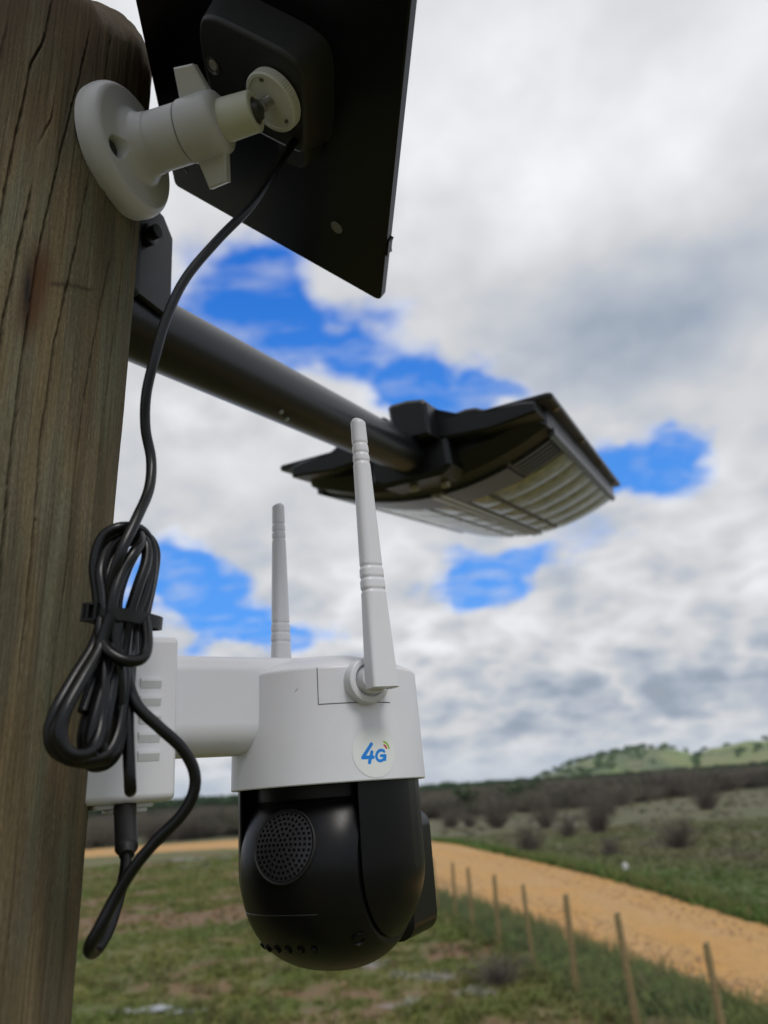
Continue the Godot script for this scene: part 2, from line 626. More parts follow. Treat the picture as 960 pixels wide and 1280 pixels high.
func bare_shrub_mesh(sd: int, twigs := 130) -> ArrayMesh:    # leafless, about one metre tall
	var rng := RandomNumberGenerator.new()
	rng.seed = sd
	var b := MB.new()
	for k in twigs:
		var a := rng.randf() * TAU
		var lean := rng.randf_range(0.1, 1.05)
		var l := rng.randf_range(0.45, 1.0)
		var g := rng.randf_range(0.7, 1.2)
		b.tint = Color(0.125, 0.106, 0.088) * g
		var p0 := Vector3(rng.randf_range(-0.12, 0.12), 0, rng.randf_range(-0.12, 0.12))
		var dir := Vector3(cos(a) * sin(lean), cos(lean), sin(a) * sin(lean))
		var p1 := p0 + dir * l * 0.5
		var p2 := p1 + (dir + Vector3(rng.randfn(), rng.randfn() + 0.5, rng.randfn()) * 0.3).normalized() * l * 0.5
		tube(b, PackedVector3Array([p0, p1, p2]), 0.009, 3, 0.003)
		for q in 4:
			var t := rng.randf_range(0.3, 1.0)
			var s := p0.lerp(p1, t) if rng.randf() < 0.3 else p1.lerp(p2, t)
			var dd := (dir + Vector3(rng.randfn(), rng.randfn() * 0.6 + 0.3, rng.randfn()) * 0.7).normalized()
			tube(b, PackedVector3Array([s, s + dd * rng.randf_range(0.1, 0.26)]), 0.005, 3, 0.002)
	return b.mesh(false)

func scatter(called: String, label: String, mesh: Mesh, m: Material, where: Array) -> void:
	var mm := MultiMesh.new()
	mm.transform_format = MultiMesh.TRANSFORM_3D
	mm.use_colors = true
	mm.mesh = mesh
	mm.instance_count = where.size()
	for i in where.size():
		mm.set_instance_transform(i, where[i][0])
		mm.set_instance_color(i, where[i][1])
	var o := MultiMeshInstance3D.new()
	o.name = called
	o.multimesh = mm
	o.material_override = m
	tag(o, label, "", "", "stuff")
	add_child(o, true)

func spot(x: float, y: float, z: float, s: Vector3, rng: RandomNumberGenerator) -> Transform3D:
	return Transform3D(Basis(Vector3.UP, rng.randf() * TAU).scaled(s), Vector3(x, y, z))

# ridge height over the horizon (metres) of the hills as seen along azimuth, degrees
func ridge(az: float) -> float:
	var pts := [[-180, 0], [4, 0], [8.5, 2], [10.3, 11], [12, 18.5], [14.2, 24], [16.4, 27.5], [17.9, 26], [19.9, 18], [20.9, 21], [22.5, 25], [24.4, 26], [30, 31], [40, 26], [52, 33], [70, 22], [90, 0], [180, 0]]
	for i in pts.size() - 1:
		if az < pts[i + 1][0]:
			var t: float = (az - pts[i][0]) / (pts[i + 1][0] - pts[i][0])
			return lerpf(pts[i][1], pts[i + 1][1], t * t * (3 - 2 * t))
	return 0.0

func hill_y(az: float, r: float) -> float:
	var k := smoothstep(420, 860, r) * (1.0 - 0.35 * smoothstep(900, 1500, r))
	var base := ridge(az) * k
	return base + (2.5 * gm.get_noise_2d(az * 4, r * 0.05)) * smoothstep(430, 700, r) * clampf(base / 10.0, 0, 1)

func make_far() -> void:
	var rng := RandomNumberGenerator.new()
	rng.seed = 21
	# hills beyond the plain, with green fields on them
	var b := MB.new()
	var rows := []
	var cols := []
	for i in 60:
		var r := 400.0 + i * 20.0
		var row := PackedVector3Array()
		var cc := PackedColorArray()
		for j in 340:
			var az := 3.0 + j * 0.27
			var a := deg_to_rad(az)
			row.append(Vector3(sin(a) * r, hill_y(az, r) + (0.35 if i > 0 else -0.3), -cos(a) * r))
			var f := gm.get_noise_2d(az * 1.6, r * 0.02)
			var c := Color(0.165, 0.225, 0.068).lerp(Color(0.19, 0.195, 0.085), clampf(0.4 + 1.6 * f, 0, 1))
			if absf(fposmod(r + az * 9.0, 160.0) - 80.0) < 8.0: c = Color(0.06, 0.085, 0.04)
			if az < 19.0: c = c.lerp(Color(0.085, 0.115, 0.050), 0.75 * smoothstep(19.0, 17.5, az) * smoothstep(-0.25, 0.1, gm.get_noise_2d(az * 2.5 + 30.0, r * 0.03)))
			cc.append(c)
		rows.append(row)
		cols.append(cc)
	b.sheet(rows, false, cols)
	if b.n[400].y < 0: b.flip()
	tag(part("hills", b, vmat(0.95), self, false, "structure"), "low green hills on the skyline to the right")

	var trees := [tree_mesh(1), tree_mesh(2), tree_mesh(3)]
	var tm := vmat(0.85)
	tm.backlight_enabled = true
	tm.backlight = Color(0.1, 0.14, 0.05)
	# tree belt along the foot of the hills and the wooded ridge
	for v in 3:
		var w := []
		for k in 900:
			var az := rng.randf_range(-38, 40)
			var r := rng.randf_range(235, 330)
			var hgt := rng.randf_range(5.0, 7.5) * lerpf(0.62, 1.0, clampf((12.0 - az) / 30.0, 0, 1))
			w.append([spot(sin(deg_to_rad(az)) * r, 0, -cos(deg_to_rad(az)) * r, Vector3(1.3, 1, 1.3) * hgt, rng), Color(0.8, 1.0, 0.9) * rng.randf_range(0.75, 1.2)])
		for k in 520:
			var az := rng.randf_range(9, 60)
			var r := rng.randf_range(560, 900)
			var wood := gm.get_noise_2d(az * 5.0, r * 0.035) + (0.5 * smoothstep(720, 850, r) if az < 18.6 else -0.15) + 0.25 * smoothstep(600, 570, r)
			if wood < 0.12: continue
			var hgt := rng.randf_range(4.0, 7.0)
			w.append([spot(sin(deg_to_rad(az)) * r, hill_y(az, r), -cos(deg_to_rad(az)) * r, Vector3(1.4, 1, 1.4) * hgt, rng), Color(1.9, 2.1, 1.9) * rng.randf_range(0.8, 1.4)])
		scatter("distant_woodland", "dark green belt of trees along the horizon", trees[v], tm, w)
	# thicket of bare scrub beyond the field, low scrub in the field itself
	var sm := vmat(0.95)
	var lw := []
	for k in 1500:
		var z := -26.0 - pow(rng.randf(), 0.8) * 95.0
		var x := rng.randf_range(2.0, 2.0 - z * 0.62)
		var rd := road_at(Vector2(x, z))
		if rd[1] or rd[0] < 1.6 or gn.get_noise_2d(x * 0.5, z * 0.3) < -0.05: continue
		lw.append([spot(x, -0.03, z, Vector3(1.9, 1, 1.9) * rng.randf_range(0.16, 0.42), rng), Color(1, 1, 1).lerp(Color(0.8, 1.15, 0.5), rng.randf()) * rng.randf_range(0.9, 1.9)])
	scatter("low_scrub", "low dry scrub dotted over the field across the road", bare_shrub_mesh(64, 40), sm, lw)
	for v in 3:
		var w := []
		for k in 1500:
			var az := rng.randf_range(-36, 38)
			var r := 80.0 + pow(rng.randf(), 1.3) * 130.0
			if az > 14: r += (az - 14) * 4.0
			if az < -8: r -= 4.0
			if gm.get_noise_2d(az * 3, r * 0.12) < -0.22 and r < 120: continue
			var hgt := rng.randf_range(1.5, 3.3) * (0.8 if r < 95 else 1.0)
			w.append([spot(sin(deg_to_rad(az)) * r, -0.05, -cos(deg_to_rad(az)) * r, Vector3(1.5, 1, 1.5) * hgt, rng), Color(1, 1, 1).lerp(Color(0.75, 0.95, 0.6), rng.randf() * rng.randf()) * rng.randf_range(0.6, 1.5)])
		scatter("thicket", "brown leafless thicket between the field and the tree line", bare_shrub_mesh(70 + v, 90), sm, w)

# ---------------------------------------------------------------- wooden pole
const POLE := Vector2(-0.2057, -0.3255)
const POLE_R := 0.078
# drying cracks as (angle round the pole in degrees, height)
const CRACKS := [[[57.5, 2.885], [56.0, 2.853], [53.3, 2.807], [50.0, 2.743], [49.1, 2.680], [50.0, 2.633], [50.9, 2.602], [52.2, 2.575], [53.0, 2.50], [54.5, 2.40]],
	[[42.6, 2.89], [41.8, 2.856], [39.0, 2.838], [38.5, 2.817], [37.7, 2.792], [37.3, 2.769], [36.8, 2.70]],
	[[64.5, 2.80], [62.3, 2.753], [61.1, 2.732], [58.7, 2.694], [58.4, 2.648], [59.6, 2.616], [60.2, 2.596], [60.6, 2.54]],
	[[80.0, 2.765], [78.0, 2.745], [74.4, 2.706], [72.3, 2.667], [72.3, 2.636], [73.5, 2.601], [72.6, 2.567], [73.0, 2.52]],
	[[45.2, 2.775], [43.8, 2.738], [43.1, 2.712], [42.4, 2.696], [43.0, 2.63], [43.8, 2.55]],
	[[48.5, 2.83], [47.9, 2.811], [44.6, 2.791], [38.8, 2.783]], [[68, 2.91], [67, 2.87], [65.2, 2.82]], [[88, 2.76], [86, 2.71], [84.5, 2.66], [85.2, 2.60]], [[30, 2.86], [27, 2.75], [26, 2.6]], [[66.5, 2.50], [67.5, 2.42], [68.5, 2.33]], [[60, 2.47], [61, 2.40], [61.5, 2.30]]]

func crack_depth(deg: float, y: float) -> float:
	var d := 0.0
	for q in CRACKS.size():
		var l: Array = CRACKS[q]
		if y > l[0][1] or y < l[-1][1]: continue
		for i in l.size() - 1:
			if y <= l[i][1] and y >= l[i + 1][1]:
				var t: float = (l[i][1] - y) / (l[i][1] - l[i + 1][1])
				var c: float = lerpf(l[i][0], l[i + 1][0], t) + 0.22 * gf.get_noise_2d(y * 45.0, q * 9.0)
				var fade: float = smoothstep(l[-1][1], l[-1][1] + 0.03, y) * smoothstep(l[0][1], l[0][1] - 0.02, y)
				var w := (0.33 if q < 5 else 0.24) * (1.0 + 0.45 * gf.get_noise_2d(y * 25.0, q * 5.0))
				var x: float = absf(deg - c) / w
				d = maxf(d, fade * clampf(1.0 - x * x, 0, 1) * (1.0 if q < 5 else 0.6))
	return d

func make_pole() -> void:
	# colour of the weathered, treated wood: long streaks of grain, green-grey bands, a rust run
	var w := 1024
	var h := 2048
	var grain := fbm(61, 1.0, 4)
	var band := fbm(62, 1.0, 3)
	var speck := fbm(63, 1.0, 2)
	var row := func(yy: int) -> PackedByteArray:
		var out := PackedByteArray()
		out.resize(w * 3)
		var y := 3.05 - 0.75 * yy / h
		for x in w:
			var deg := 180.0 * x / w - 30.0
			var slant := deg + (y - 2.6) * 14.0 + 1.2 * band.get_noise_2d(deg * 0.03, y * 9.0)
			var g1 := grain.get_noise_2d(slant * 0.9, y * 3.0)
			var g2 := grain.get_noise_2d(slant * 3.6, y * 11.0 + 40.0)
			var b1 := band.get_noise_2d(slant * 0.09, y * 2.6)
			var s1 := speck.get_noise_2d(deg * 2.2, y * 260.0)
			var c := Color(0.165, 0.124, 0.066).lerp(Color(0.150, 0.146, 0.092), clampf(0.45 + 1.7 * band.get_noise_2d(slant * 0.05 + 7.0, y * 7.0), 0, 1))
			c = c.lerp(Color(0.092, 0.076, 0.044), clampf(0.20 + 1.5 * band.get_noise_2d(slant * 0.07, y * 5.0 + 31.0), 0, 0.8))
			c = c.lerp(Color(0.080, 0.062, 0.037), clampf(0.10 + 0.9 * g1, 0, 0.6))
			c = c.lerp(Color(0.225, 0.205, 0.135), clampf(-0.08 + 1.0 * g2 + 0.5 * exp(-pow((y - 2.63) / 0.05, 2.0)) * (0.4 + b1), 0, 0.55))
			c *= 1.0 + 0.26 * s1 + 0.34 * grain.get_noise_2d(slant * 9.0, y * 26.0) + 0.14 * speck.get_noise_2d(deg * 9.0, y * 500.0)
			var top := smoothstep(2.77, 2.88, y + 0.04 * b1)
			c = c.lerp(Color(0.045, 0.029, 0.016) * (1.0 + 0.6 * g2), top * 0.84)
			var rx := (deg - 50.5 - (2.725 - y) * -40.0) / 4.6
			var ry := (y - 2.716) / 0.024
			var rust := exp(-rx * rx - ry * ry * ry * ry)
			c = c.lerp(Color(0.085, 0.034, 0.013), rust * 0.85)
			var kx := (deg - 47.8 + (y - 2.714) * 40.0) / 1.3
			var ky := (y - 2.714) / 0.016
			c = c.lerp(Color(0.012, 0.010, 0.010), exp(-kx * kx - ky * ky) * 0.95)
			var nick := exp(-pow((y - 2.7285 - 0.0006 * (deg - 64.0) - 0.0012 * g1) / 0.0011, 2.0)) * smoothstep(53.0, 56.0, deg) * smoothstep(73.0, 69.0, deg)
			c = c.lerp(Color(0.045, 0.030, 0.016), nick * 0.8)
			c *= 0.88
			c = c.linear_to_srgb()
			out[x * 3] = clampi(int(c.r * 255), 0, 255); out[x * 3 + 1] = clampi(int(c.g * 255), 0, 255); out[x * 3 + 2] = clampi(int(c.b * 255), 0, 255)
		return out
	var tex := ImageTexture.create_from_image(image_rows(w, h, row, Image.FORMAT_RGB8))
	var degs := PackedFloat32Array()
	var a := -25.0
	while a < 335.0:
		degs.append(a)
		a += 0.36 if a < 125.0 else 5.0
	var ys := PackedFloat32Array([0.0, 0.6, 1.2, 1.8, 2.2])
	var yy := 2.28
	while yy < 2.94:
		ys.append(yy)
		yy += 0.0018 if yy < 2.85 else 0.0013
	var rough := fbm(66, 1.0, 3)
	var n_top := 26
	var rows := []
	var uvs := []
	rows.resize(ys.size() + n_top)
	uvs.resize(ys.size() + n_top)
	var job := func(i: int) -> void:
		var r := PackedVector3Array()
		var u := PackedVector2Array()
		for k in degs.size() + 1:
			var deg := degs[k % degs.size()] if k < degs.size() else degs[0] + 360.0
			var t := deg_to_rad(deg)
			var y: float
			var rad := POLE_R
			var right := smoothstep(60.0, 105.0, deg) * smoothstep(330.0, 200.0, deg)
			var shoulder := 2.892 + 0.036 * right
			if i < ys.size():
				y = ys[i] if ys[i] < 2.7 else 2.7 + (ys[i] - 2.7) * (shoulder - 2.7) / 0.24
			else:
				var f := float(i - ys.size() + 1) / n_top           # worn, rounded and splintered top
				y = shoulder + 0.054 * sin(f * PI / 2)
				rad = POLE_R * maxf(0.0001, 1.0 - 0.97 * pow(f, 1.6))
				rad += 0.0030 * rough.get_noise_2d(t * 9.0, y * 70.0) * minf(1.0, f * 3.0) * (1.0 - f)
				y += 0.004 * rough.get_noise_2d(t * 5.0, f * 2.0)
			if y > 2.28 and rad > 0.01 and deg < 125.0:
				var slant := deg + (y - 2.6) * 14.0
				rad += 0.00045 * rough.get_noise_2d(slant * 0.9, y * 7.0) + 0.0010 * rough.get_noise_2d(slant * 0.10, y * 3.0)
				rad -= 0.0038 * crack_depth(deg, y)
			var cx := POLE.x + 0.030 * (y - 2.65)
			var pt := Vector3(cx + sin(t) * rad, y, POLE.y + cos(t) * rad)
			if k < degs.size(): r.append(pt)
			u.append(Vector2((deg + 30.0) / 180.0, (3.05 - y) / 0.75))
		rows[i] = r
		uvs[i] = u
	var id := WorkerThreadPool.add_group_task(job, rows.size(), -1, true)
	WorkerThreadPool.wait_for_group_task_completion(id)
	var b := MB.new()
	b.sheet(rows, true, [], uvs)
	var m := StandardMaterial3D.new()
	m.albedo_texture = tex
	m.roughness = 0.92
	m.metallic_specular = 0.35
	var p := thing("wooden_pole", "thick weathered round timber pole with long cracks and a rust stain", "pole", Vector3.ZERO)
	part("trunk", b, m, p)

# ---------------------------------------------------------------- solar street lamp
const LAMP_A := Vector3(0.37811, 0.19105, -0.90583)     # along the arm
const LAMP_W := Vector3(0.92179, 0.01289, 0.38748)      # across the head
const LAMP_U := Vector3(-0.08571, 0.98150, 0.17125)     # up from its light side
const ARM_START := Vector3(-0.1533, 2.8143, -0.4508)

# local x across the head, y up, z along the arm from the near edge of the head
func make_street_lamp() -> void:
	var fine := noise_tex(256, 0.08, 4, 0.80, 1.0, 41)
	var black := dull(mat(Color(0.008, 0.0085, 0.010), 0.42, fine, 6.0, 0.006), 0.42)
	var satin := dull(mat(Color(0.0062, 0.0070, 0.0092), 0.36, fine, 9.0, 0.006), 0.46)
	var bezel := mat(Color(0.085, 0.09, 0.10), 0.38, fine, 6.0)
	var head0 := ARM_START + LAMP_A * 0.504 + LAMP_U * 0.025
	var o := thing("street_lamp", "black solar street lamp with ribbed lens panels on a long tube arm", "street lamp", head0)
	o.basis = Basis(LAMP_W, LAMP_U, -LAMP_A)     # so the head lies towards local -z
	var tilt := Transform3D(Basis(Vector3.RIGHT, Vector3.UP, Vector3.BACK), Vector3.ZERO)
	# arm
	var b := MB.new()
	lathe(b, [Vector2(0.0215, 0.0), Vector2(0.0250, 0.0), Vector2(0.0250, 0.555), Vector2(0.0215, 0.555)], Transform3D(Basis(), Vector3(0, -0.027, 0.0)), 64)
	part("arm", b, satin, o)
	# beads of rain hanging from the arm
	b = MB.new()
	for q in [[0.345, 0.35], [0.327, 0.15]]:
		var a: float = q[1]
		lathe(b, [Vector2(0, -0.0028), Vector2(0.0018, -0.002), Vector2(0.0024, 0), Vector2(0.0012, 0.0018), Vector2(0, 0.0024)], Transform3D(Basis(Vector3.RIGHT, -PI / 2), Vector3(0.025 * sin(a), -0.027 - 0.025 * cos(a), q[0])), 12)
	part("raindrop", b, mat(Color(0.3, 0.3, 0.32), 0.05), o)
	# wall bracket: back plate, two cheeks and bolts, upright on the pole behind the arm
	var out := Vector3(0.386, 0, -0.9225)
	var side := Vector3(0.9225, 0, 0.386)
	var inv := o.transform.affine_inverse()
	var base := Vector3(POLE.x, 2.846, POLE.y)
	var xf := inv * Transform3D(Basis(side, Vector3.UP, -out), base + out * 0.083)
	b = MB.new()
	slab(b, rrect(0.072, 0.10, 0.004), -0.0035, 0.0035, 0.0008, xf)
	part("back_plate", b, black, o)
	for s in [-1.0, 1.0]:
		b = MB.new()
		var prof := PackedVector2Array([Vector2(-0.038, -0.04), Vector2(0.001, -0.04), Vector2(0.001, 0.04), Vector2(-0.028, 0.036), Vector2(-0.038, 0.024)])
		slab(b, prof, -0.002, 0.002, 0.0006, xf * Transform3D(Basis(Vector3.BACK, Vector3.UP, Vector3.LEFT), Vector3(0.028 * s, -0.002, -0.002)), true)
		part("cheek", b, black, o)
	b = MB.new()
	slab(b, rrect(0.0555, 0.06, 0.003), -0.002, 0.002, 0.0006, xf * Transform3D(Basis(), Vector3(0, -0.008, -0.036)))
	part("front_plate", b, black, o)
	for q in [0.040, 0.004]:
		b = MB.new()
		lathe(b, [Vector2(0, 0), Vector2(0.0065, 0), Vector2(0.007, 0.001), Vector2(0.007, 0.006), Vector2(0.0045, 0.0065), Vector2(0.0045, 0.012), Vector2(0, 0.012)], xf * Transform3D(Basis(Vector3.UP, PI / 2) if q < 0.02 else Basis(Vector3.UP, PI), Vector3(0.029 if q < 0.02 else 0.031, q, -0.012 if q < 0.02 else -0.002)), 6 if q > 0.02 else 24)
		part("bolt", b, black, o)
	# solar plate on top
	b = MB.new()
	slab(b, rrect(0.386, 0.80, 0.008, 3), 0.0, 0.007, 0.0015, Transform3D(Basis(Vector3.RIGHT, Vector3.FORWARD, Vector3.UP), Vector3(0, 0, -0.402)))
	var plate := part("solar_plate", b, black, o)
	for k in 4:
		for s in [-1.0, 1.0]:
			b = MB.new()
			lathe(b, [Vector2(0, -0.0025), Vector2(0.004, -0.002), Vector2(0.005, 0.0005)], Transform3D(Basis(Vector3.RIGHT, PI / 2).inverse(), Vector3(0.186 * s, -0.0006, -0.06 - 0.22 * k)), 16)
			part("plate_screw", b, mat(Color(0.25, 0.17, 0.12), 0.4), plate)
	# housing: shallow convex section, its ends drawn in
	b = MB.new()
	var secs := []
	for q in [[0.028, 0.90, 0.55], [0.055, 0.985, 0.9], [0.09, 1.0, 1.0], [0.78, 1.0, 1.0], [0.79, 0.985, 0.95]]:
		var r := PackedVector3Array()
		r.append(Vector3(-0.178 * q[1], -0.0002, -q[0]))
		for k in 25:
			var x := lerpf(-0.175, 0.175, k / 24.0)
			r.append(Vector3(x * q[1], belly(x) * q[2] - 0.0002, -q[0]))
		r.append(Vector3(0.178 * q[1], -0.0002, -q[0]))
		secs.append(r)
	for i in secs.size() - 1:
		for j in secs[0].size():
			var j1: int = (j + 1) % secs[0].size()
			b.quad(secs[i][j], secs[i + 1][j], secs[i + 1][j1], secs[i][j1])
	b.fan(secs[0], false)
	b.fan(secs[-1], true)
	part("housing", b, black, o)
	# moulded battery box along the near end, its rim in waves, split by the socket
	for s in [-1.0, 1.0]:
		var rim := PackedVector2Array()
		for q in [[0.022, -0.014], [0.022, 0.031], [0.026, 0.034], [0.042, 0.030], [0.047, 0.026], [0.051, 0.017], [0.058, 0.012], [0.068, 0.0125], [0.085, 0.014], [0.098, 0.0125], [0.106, 0.008], [0.118, 0.0045], [0.152, 0.0042], [0.172, 0.0], [0.172, -0.014], [0.11, -0.02], [0.05, -0.016]]:
			rim.append(Vector2(q[0] * s, q[1]))
		b = MB.new()
		slab(b, rim, 0.0, 0.075, 0.003, Transform3D(Basis(), Vector3(0, -0.001, -0.072)), true)
		part("battery_box", b, black, o)
	b = MB.new()                                     # clamp block beside and over the end of the arm
	slab(b, PackedVector2Array([Vector2(-0.004, -0.018), Vector2(0.046, -0.018), Vector2(0.047, 0.024), Vector2(0.043, 0.029), Vector2(0.022, 0.033), Vector2(0.0, 0.033), Vector2(-0.004, 0.030)]), 0.0, 0.085, 0.004, Transform3D(Basis(), Vector3(0, 0, -0.045)), true)
	part("clamp_block", b, black, o)
	b = MB.new()                                     # closed socket under the end of the arm
	slab(b, PackedVector2Array([Vector2(-0.055, -0.052), Vector2(-0.040, -0.062), Vector2(0.040, -0.062), Vector2(0.055, -0.052), Vector2(0.055, -0.014), Vector2(-0.055, -0.014)]), 0.0, 0.075, 0.006, Transform3D(Basis(), Vector3(0, 0, -0.070)), true)
	part("socket", b, black, o)
	for s in [-1.0, 1.0]:
		b = MB.new()
		lathe(b, [Vector2(0, 0.0), Vector2(0.006, 0), Vector2(0.006, 0.006), Vector2(0.003, 0.007), Vector2(0, 0.005)], Transform3D(Basis(Vector3.RIGHT, PI / 2), Vector3(0.018 * s + 0.01, -0.0625, -0.035 - 0.012 * s)), 20)
		part("clamp_screw", b, mat(Color(0.35, 0.31, 0.22), 0.35, null), o)
	# light side: per half a frame, a cover with vents and two columns of lens bars
	var lens := mat(Color(0.50, 0.47, 0.25), 0.24, noise_tex(256, 0.03, 4, 0.62, 1.0, 43), 5.0)
	var cover := mat(Color(0.040, 0.041, 0.036), 0.40, fine, 6.0)
	for s in [-1.0, 1.0]:
		part("cover", shell(0.010, 0.104 if s > 0 else 0.166, 0.092, 0.190, 0.0042, s, 0.0), cover, o, false)
		if s > 0:
			for k in 5:
				part("vent_rib", shell(0.110, 0.166, 0.094 + k * 0.0195, 0.104 + k * 0.0195, 0.0042, s, 0.0), cover, o, false)
		part("centre_rib", shell(0.002, 0.010, 0.094, 0.782, 0.0050, s, 0.0), mat(Color(0.45, 0.45, 0.44), 0.3), o, false)
		for k in 6:
			var y0 := 0.198 + k * 0.0975
			for col in [[0.016, 0.045], [0.054, 0.167]]:
				part("lens_bar", shell(col[0], col[1], y0, y0 + 0.0900, 0.0028, s, 0.0012), lens, o, false)
		part("edge_trim", shell(0.169, 0.1765, 0.080, 0.788, 0.0060, s, 0.0), bezel, o, false)

# underside of the lamp head: height at a distance across it
func belly(x: float) -> float:
	return -0.0655 + 1.42 * x * x

# a plate that follows the underside between two widths and two lengths, t thick and swelling by more
func shell(x0: float, x1: float, y0: float, y1: float, t: float, side: float, more: float) -> MB:
	var b := MB.new()
	var rows := []
	var n := 8
	for i in n + 1:
		var r := PackedVector3Array()
		for j in n + 1:
			var u := i / float(n)
			var v := j / float(n)
			var x := lerpf(x0, x1, u)
			var e := (1.0 - pow(absf(v * 2.0 - 1.0), 2.6)) * (1.0 - pow(absf(u * 2.0 - 1.0), 6.0))
			r.append(Vector3(x * side, belly(x) - t - more * e, -lerpf(y0, y1, v)))
		rows.append(r)
	b.sheet(rows)
	var edge := []
	for i in n: edge.append(rows[i][0])
	for j in n: edge.append(rows[n][j])
	for i in n: edge.append(rows[n - i][n])
	for j in n: edge.append(rows[0][n - j])
	for k in edge.size():
		var p: Vector3 = edge[k]
		var q: Vector3 = edge[(k + 1) % edge.size()]
		b.quad(p, q, q + Vector3(0, t + 0.003, 0), p + Vector3(0, t + 0.003, 0))
	var up := Vector3.ZERO
	for k in b.n.size(): up += b.n[k]
	if up.y > 0: b.flip()
	return b

# ---------------------------------------------------------------- solar panel of the camera
const PANEL_O := Vector3(-0.0261, 2.8513, -0.2942)
const PANEL_N := Vector3(0.59879, 0.79078, -0.12696)
const PANEL_L := Vector3(-0.10421, -0.08033, -0.99130)

func make_panel() -> void:
	var wid := PANEL_L.cross(PANEL_N).normalized()
	var fine := noise_tex(256, 0.1, 4, 0.78, 1.0, 51)
	var back := dull(mat(Color(0.0042, 0.0050, 0.0078), 0.30, fine, 9.0, 0.003), 0.36)
	var box := dull(mat(Color(0.024, 0.024, 0.026), 0.50, fine, 14.0, 0.004), 0.45)
	var o := thing("solar_panel", "small black solar panel seen from behind with a junction box", "solar panel", PANEL_O)
	o.basis = Basis(wid, PANEL_L, wid.cross(PANEL_L))      # local z out of the back of the panel
	var zs := signf(o.basis.z.dot(-PANEL_N))
	var f := func(z: float) -> float: return z * zs
	var flipz := Transform3D(Basis(Vector3.RIGHT, Vector3.UP, Vector3.BACK * zs), Vector3.ZERO)
	back.roughness_texture = null
	var b := MB.new()
	slab(b, shifted(rrect(0.172, 0.262, 0.004, 3), Vector2(-0.0261, 0.0008)), -0.007, 0.0, 0.0010, flipz)
	part("frame", b, back, o)
	b = MB.new()
	slab(b, shifted(rrect(0.160, 0.250, 0.002, 2), Vector2(-0.0261, 0.0008)), -0.0085, -0.0065, 0.0005, flipz)
	part("glass", b, mat(Color(0.008, 0.012, 0.035), 0.06), o)
	for q in [0.085, -0.068, -0.112]:                            # clips on the right edge
		b = MB.new()
		rbox(b, Vector3(0.0014, 0.012, 0.005), 0.0008, 0.0004, flipz * Transform3D(Basis(), Vector3(0.0603, q, -0.0038)))
		part("edge_clip", b, back, o)
	# junction box: rounded trapezoid, tapering away from the panel
	var lo := PackedVector2Array()
	var hi := PackedVector2Array()
	var outline := PackedVector2Array([Vector2(-0.049, 0.0), Vector2(-0.0485, -0.012), Vector2(-0.0458, -0.0205), Vector2(-0.039, -0.0247), Vector2(-0.026, -0.0256), Vector2(-0.006, -0.0256), Vector2(0.006, -0.0250), Vector2(0.0140, -0.0215), Vector2(0.0168, -0.012), Vector2(0.0172, 0.006), Vector2(0.0168, 0.020), Vector2(0.0140, 0.0268), Vector2(0.006, 0.0285), Vector2(-0.012, 0.0290), Vector2(-0.030, 0.0285), Vector2(-0.041, 0.0265), Vector2(-0.0455, 0.0215), Vector2(-0.0475, 0.012)])
	var sm := Curve2D.new()
	for k in outline.size() + 1:
		var p: Vector2 = outline[k % outline.size()]
		var t: Vector2 = (outline[(k + 1) % outline.size()] - outline[(k - 1 + outline.size()) % outline.size()]) / 6.0
		sm.add_point(p, -t, t)
	sm.bake_interval = 0.0025
	hi = sm.get_baked_points()
	hi.remove_at(hi.size() - 1)
	lo = hi.duplicate()
	for k in lo.size():
		lo[k] = hi[k] * 1.0 + (hi[k] - Vector2(-0.0147, 0.0018)) * 0.13
	b = MB.new()
	var rows := [lift(lo, 0.0002, flipz), lift(hi, 0.0178, flipz), lift(inset(hi, 0.0007), 0.0196, flipz), lift(inset(hi, 0.0022), 0.0200, flipz)]
	b.loft(rows, true, [1])
	var jbox := part("junction_box", b, box, o)
	# screw in a recess, cable gland, small round stamp, vent dot
	b = MB.new()
	lathe(b, [Vector2(0.0030, 0.0), Vector2(0.0042, 0.0012), Vector2(0.0046, 0.001), Vector2(0.0046, 0.0), Vector2(0.003, 0.0)], flipz * Transform3D(Basis(), Vector3(-0.0409, 0.001, 0.0199)), 28)
	part("screw_hole", b, mat(Color(0.03, 0.03, 0.032), 0.3), jbox)
	b = MB.new()
	lathe(b, [Vector2(0, 0.0), Vector2(0.0030, 0.0), Vector2(0.0024, 0.0008), Vector2(0, 0.0006)], flipz * Transform3D(Basis(), Vector3(-0.0409, 0.001, 0.0201)), 20)
	part("screw", b, mat(Color(0.30, 0.28, 0.25), 0.3), jbox)
	b = MB.new()
	lathe(b, [Vector2(0.0, 0.0), Vector2(0.0125, 0.0), Vector2(0.0115, 0.010), Vector2(0.0095, 0.0125), Vector2(0, 0.0125)], flipz * Transform3D(Basis(), Vector3(0.0015, 0.0365, 0.0)), 32)
	part("cable_gland", b, box, jbox)
	b = MB.new()
	lathe(b, [Vector2(0, 0.0001), Vector2(0.0042, 0.0001), Vector2(0.0042, 0.0004), Vector2(0, 0.0005)], flipz * Transform3D(Basis(), Vector3(0.0245, 0.0883, 0.0)), 28)
	part("round_stamp", b, mat(Color(0.55, 0.55, 0.56), 0.5, noise_tex(128, 0.12, 2, 0.1, 1.0, 52), 160.0), o)
	for q in [Vector2(-0.0309, 0.0871), Vector2(-0.098, 0.112)]:
		b = MB.new()
		lathe(b, [Vector2(0, 0.0001), Vector2(0.0016, 0.0001), Vector2(0.0013, 0.0005), Vector2(0, 0.0003)], flipz * Transform3D(Basis(), Vector3(q.x, q.y, 0.0)), 16)
		part("rivet", b, mat(Color(0.006, 0.006, 0.006), 0.3), o)

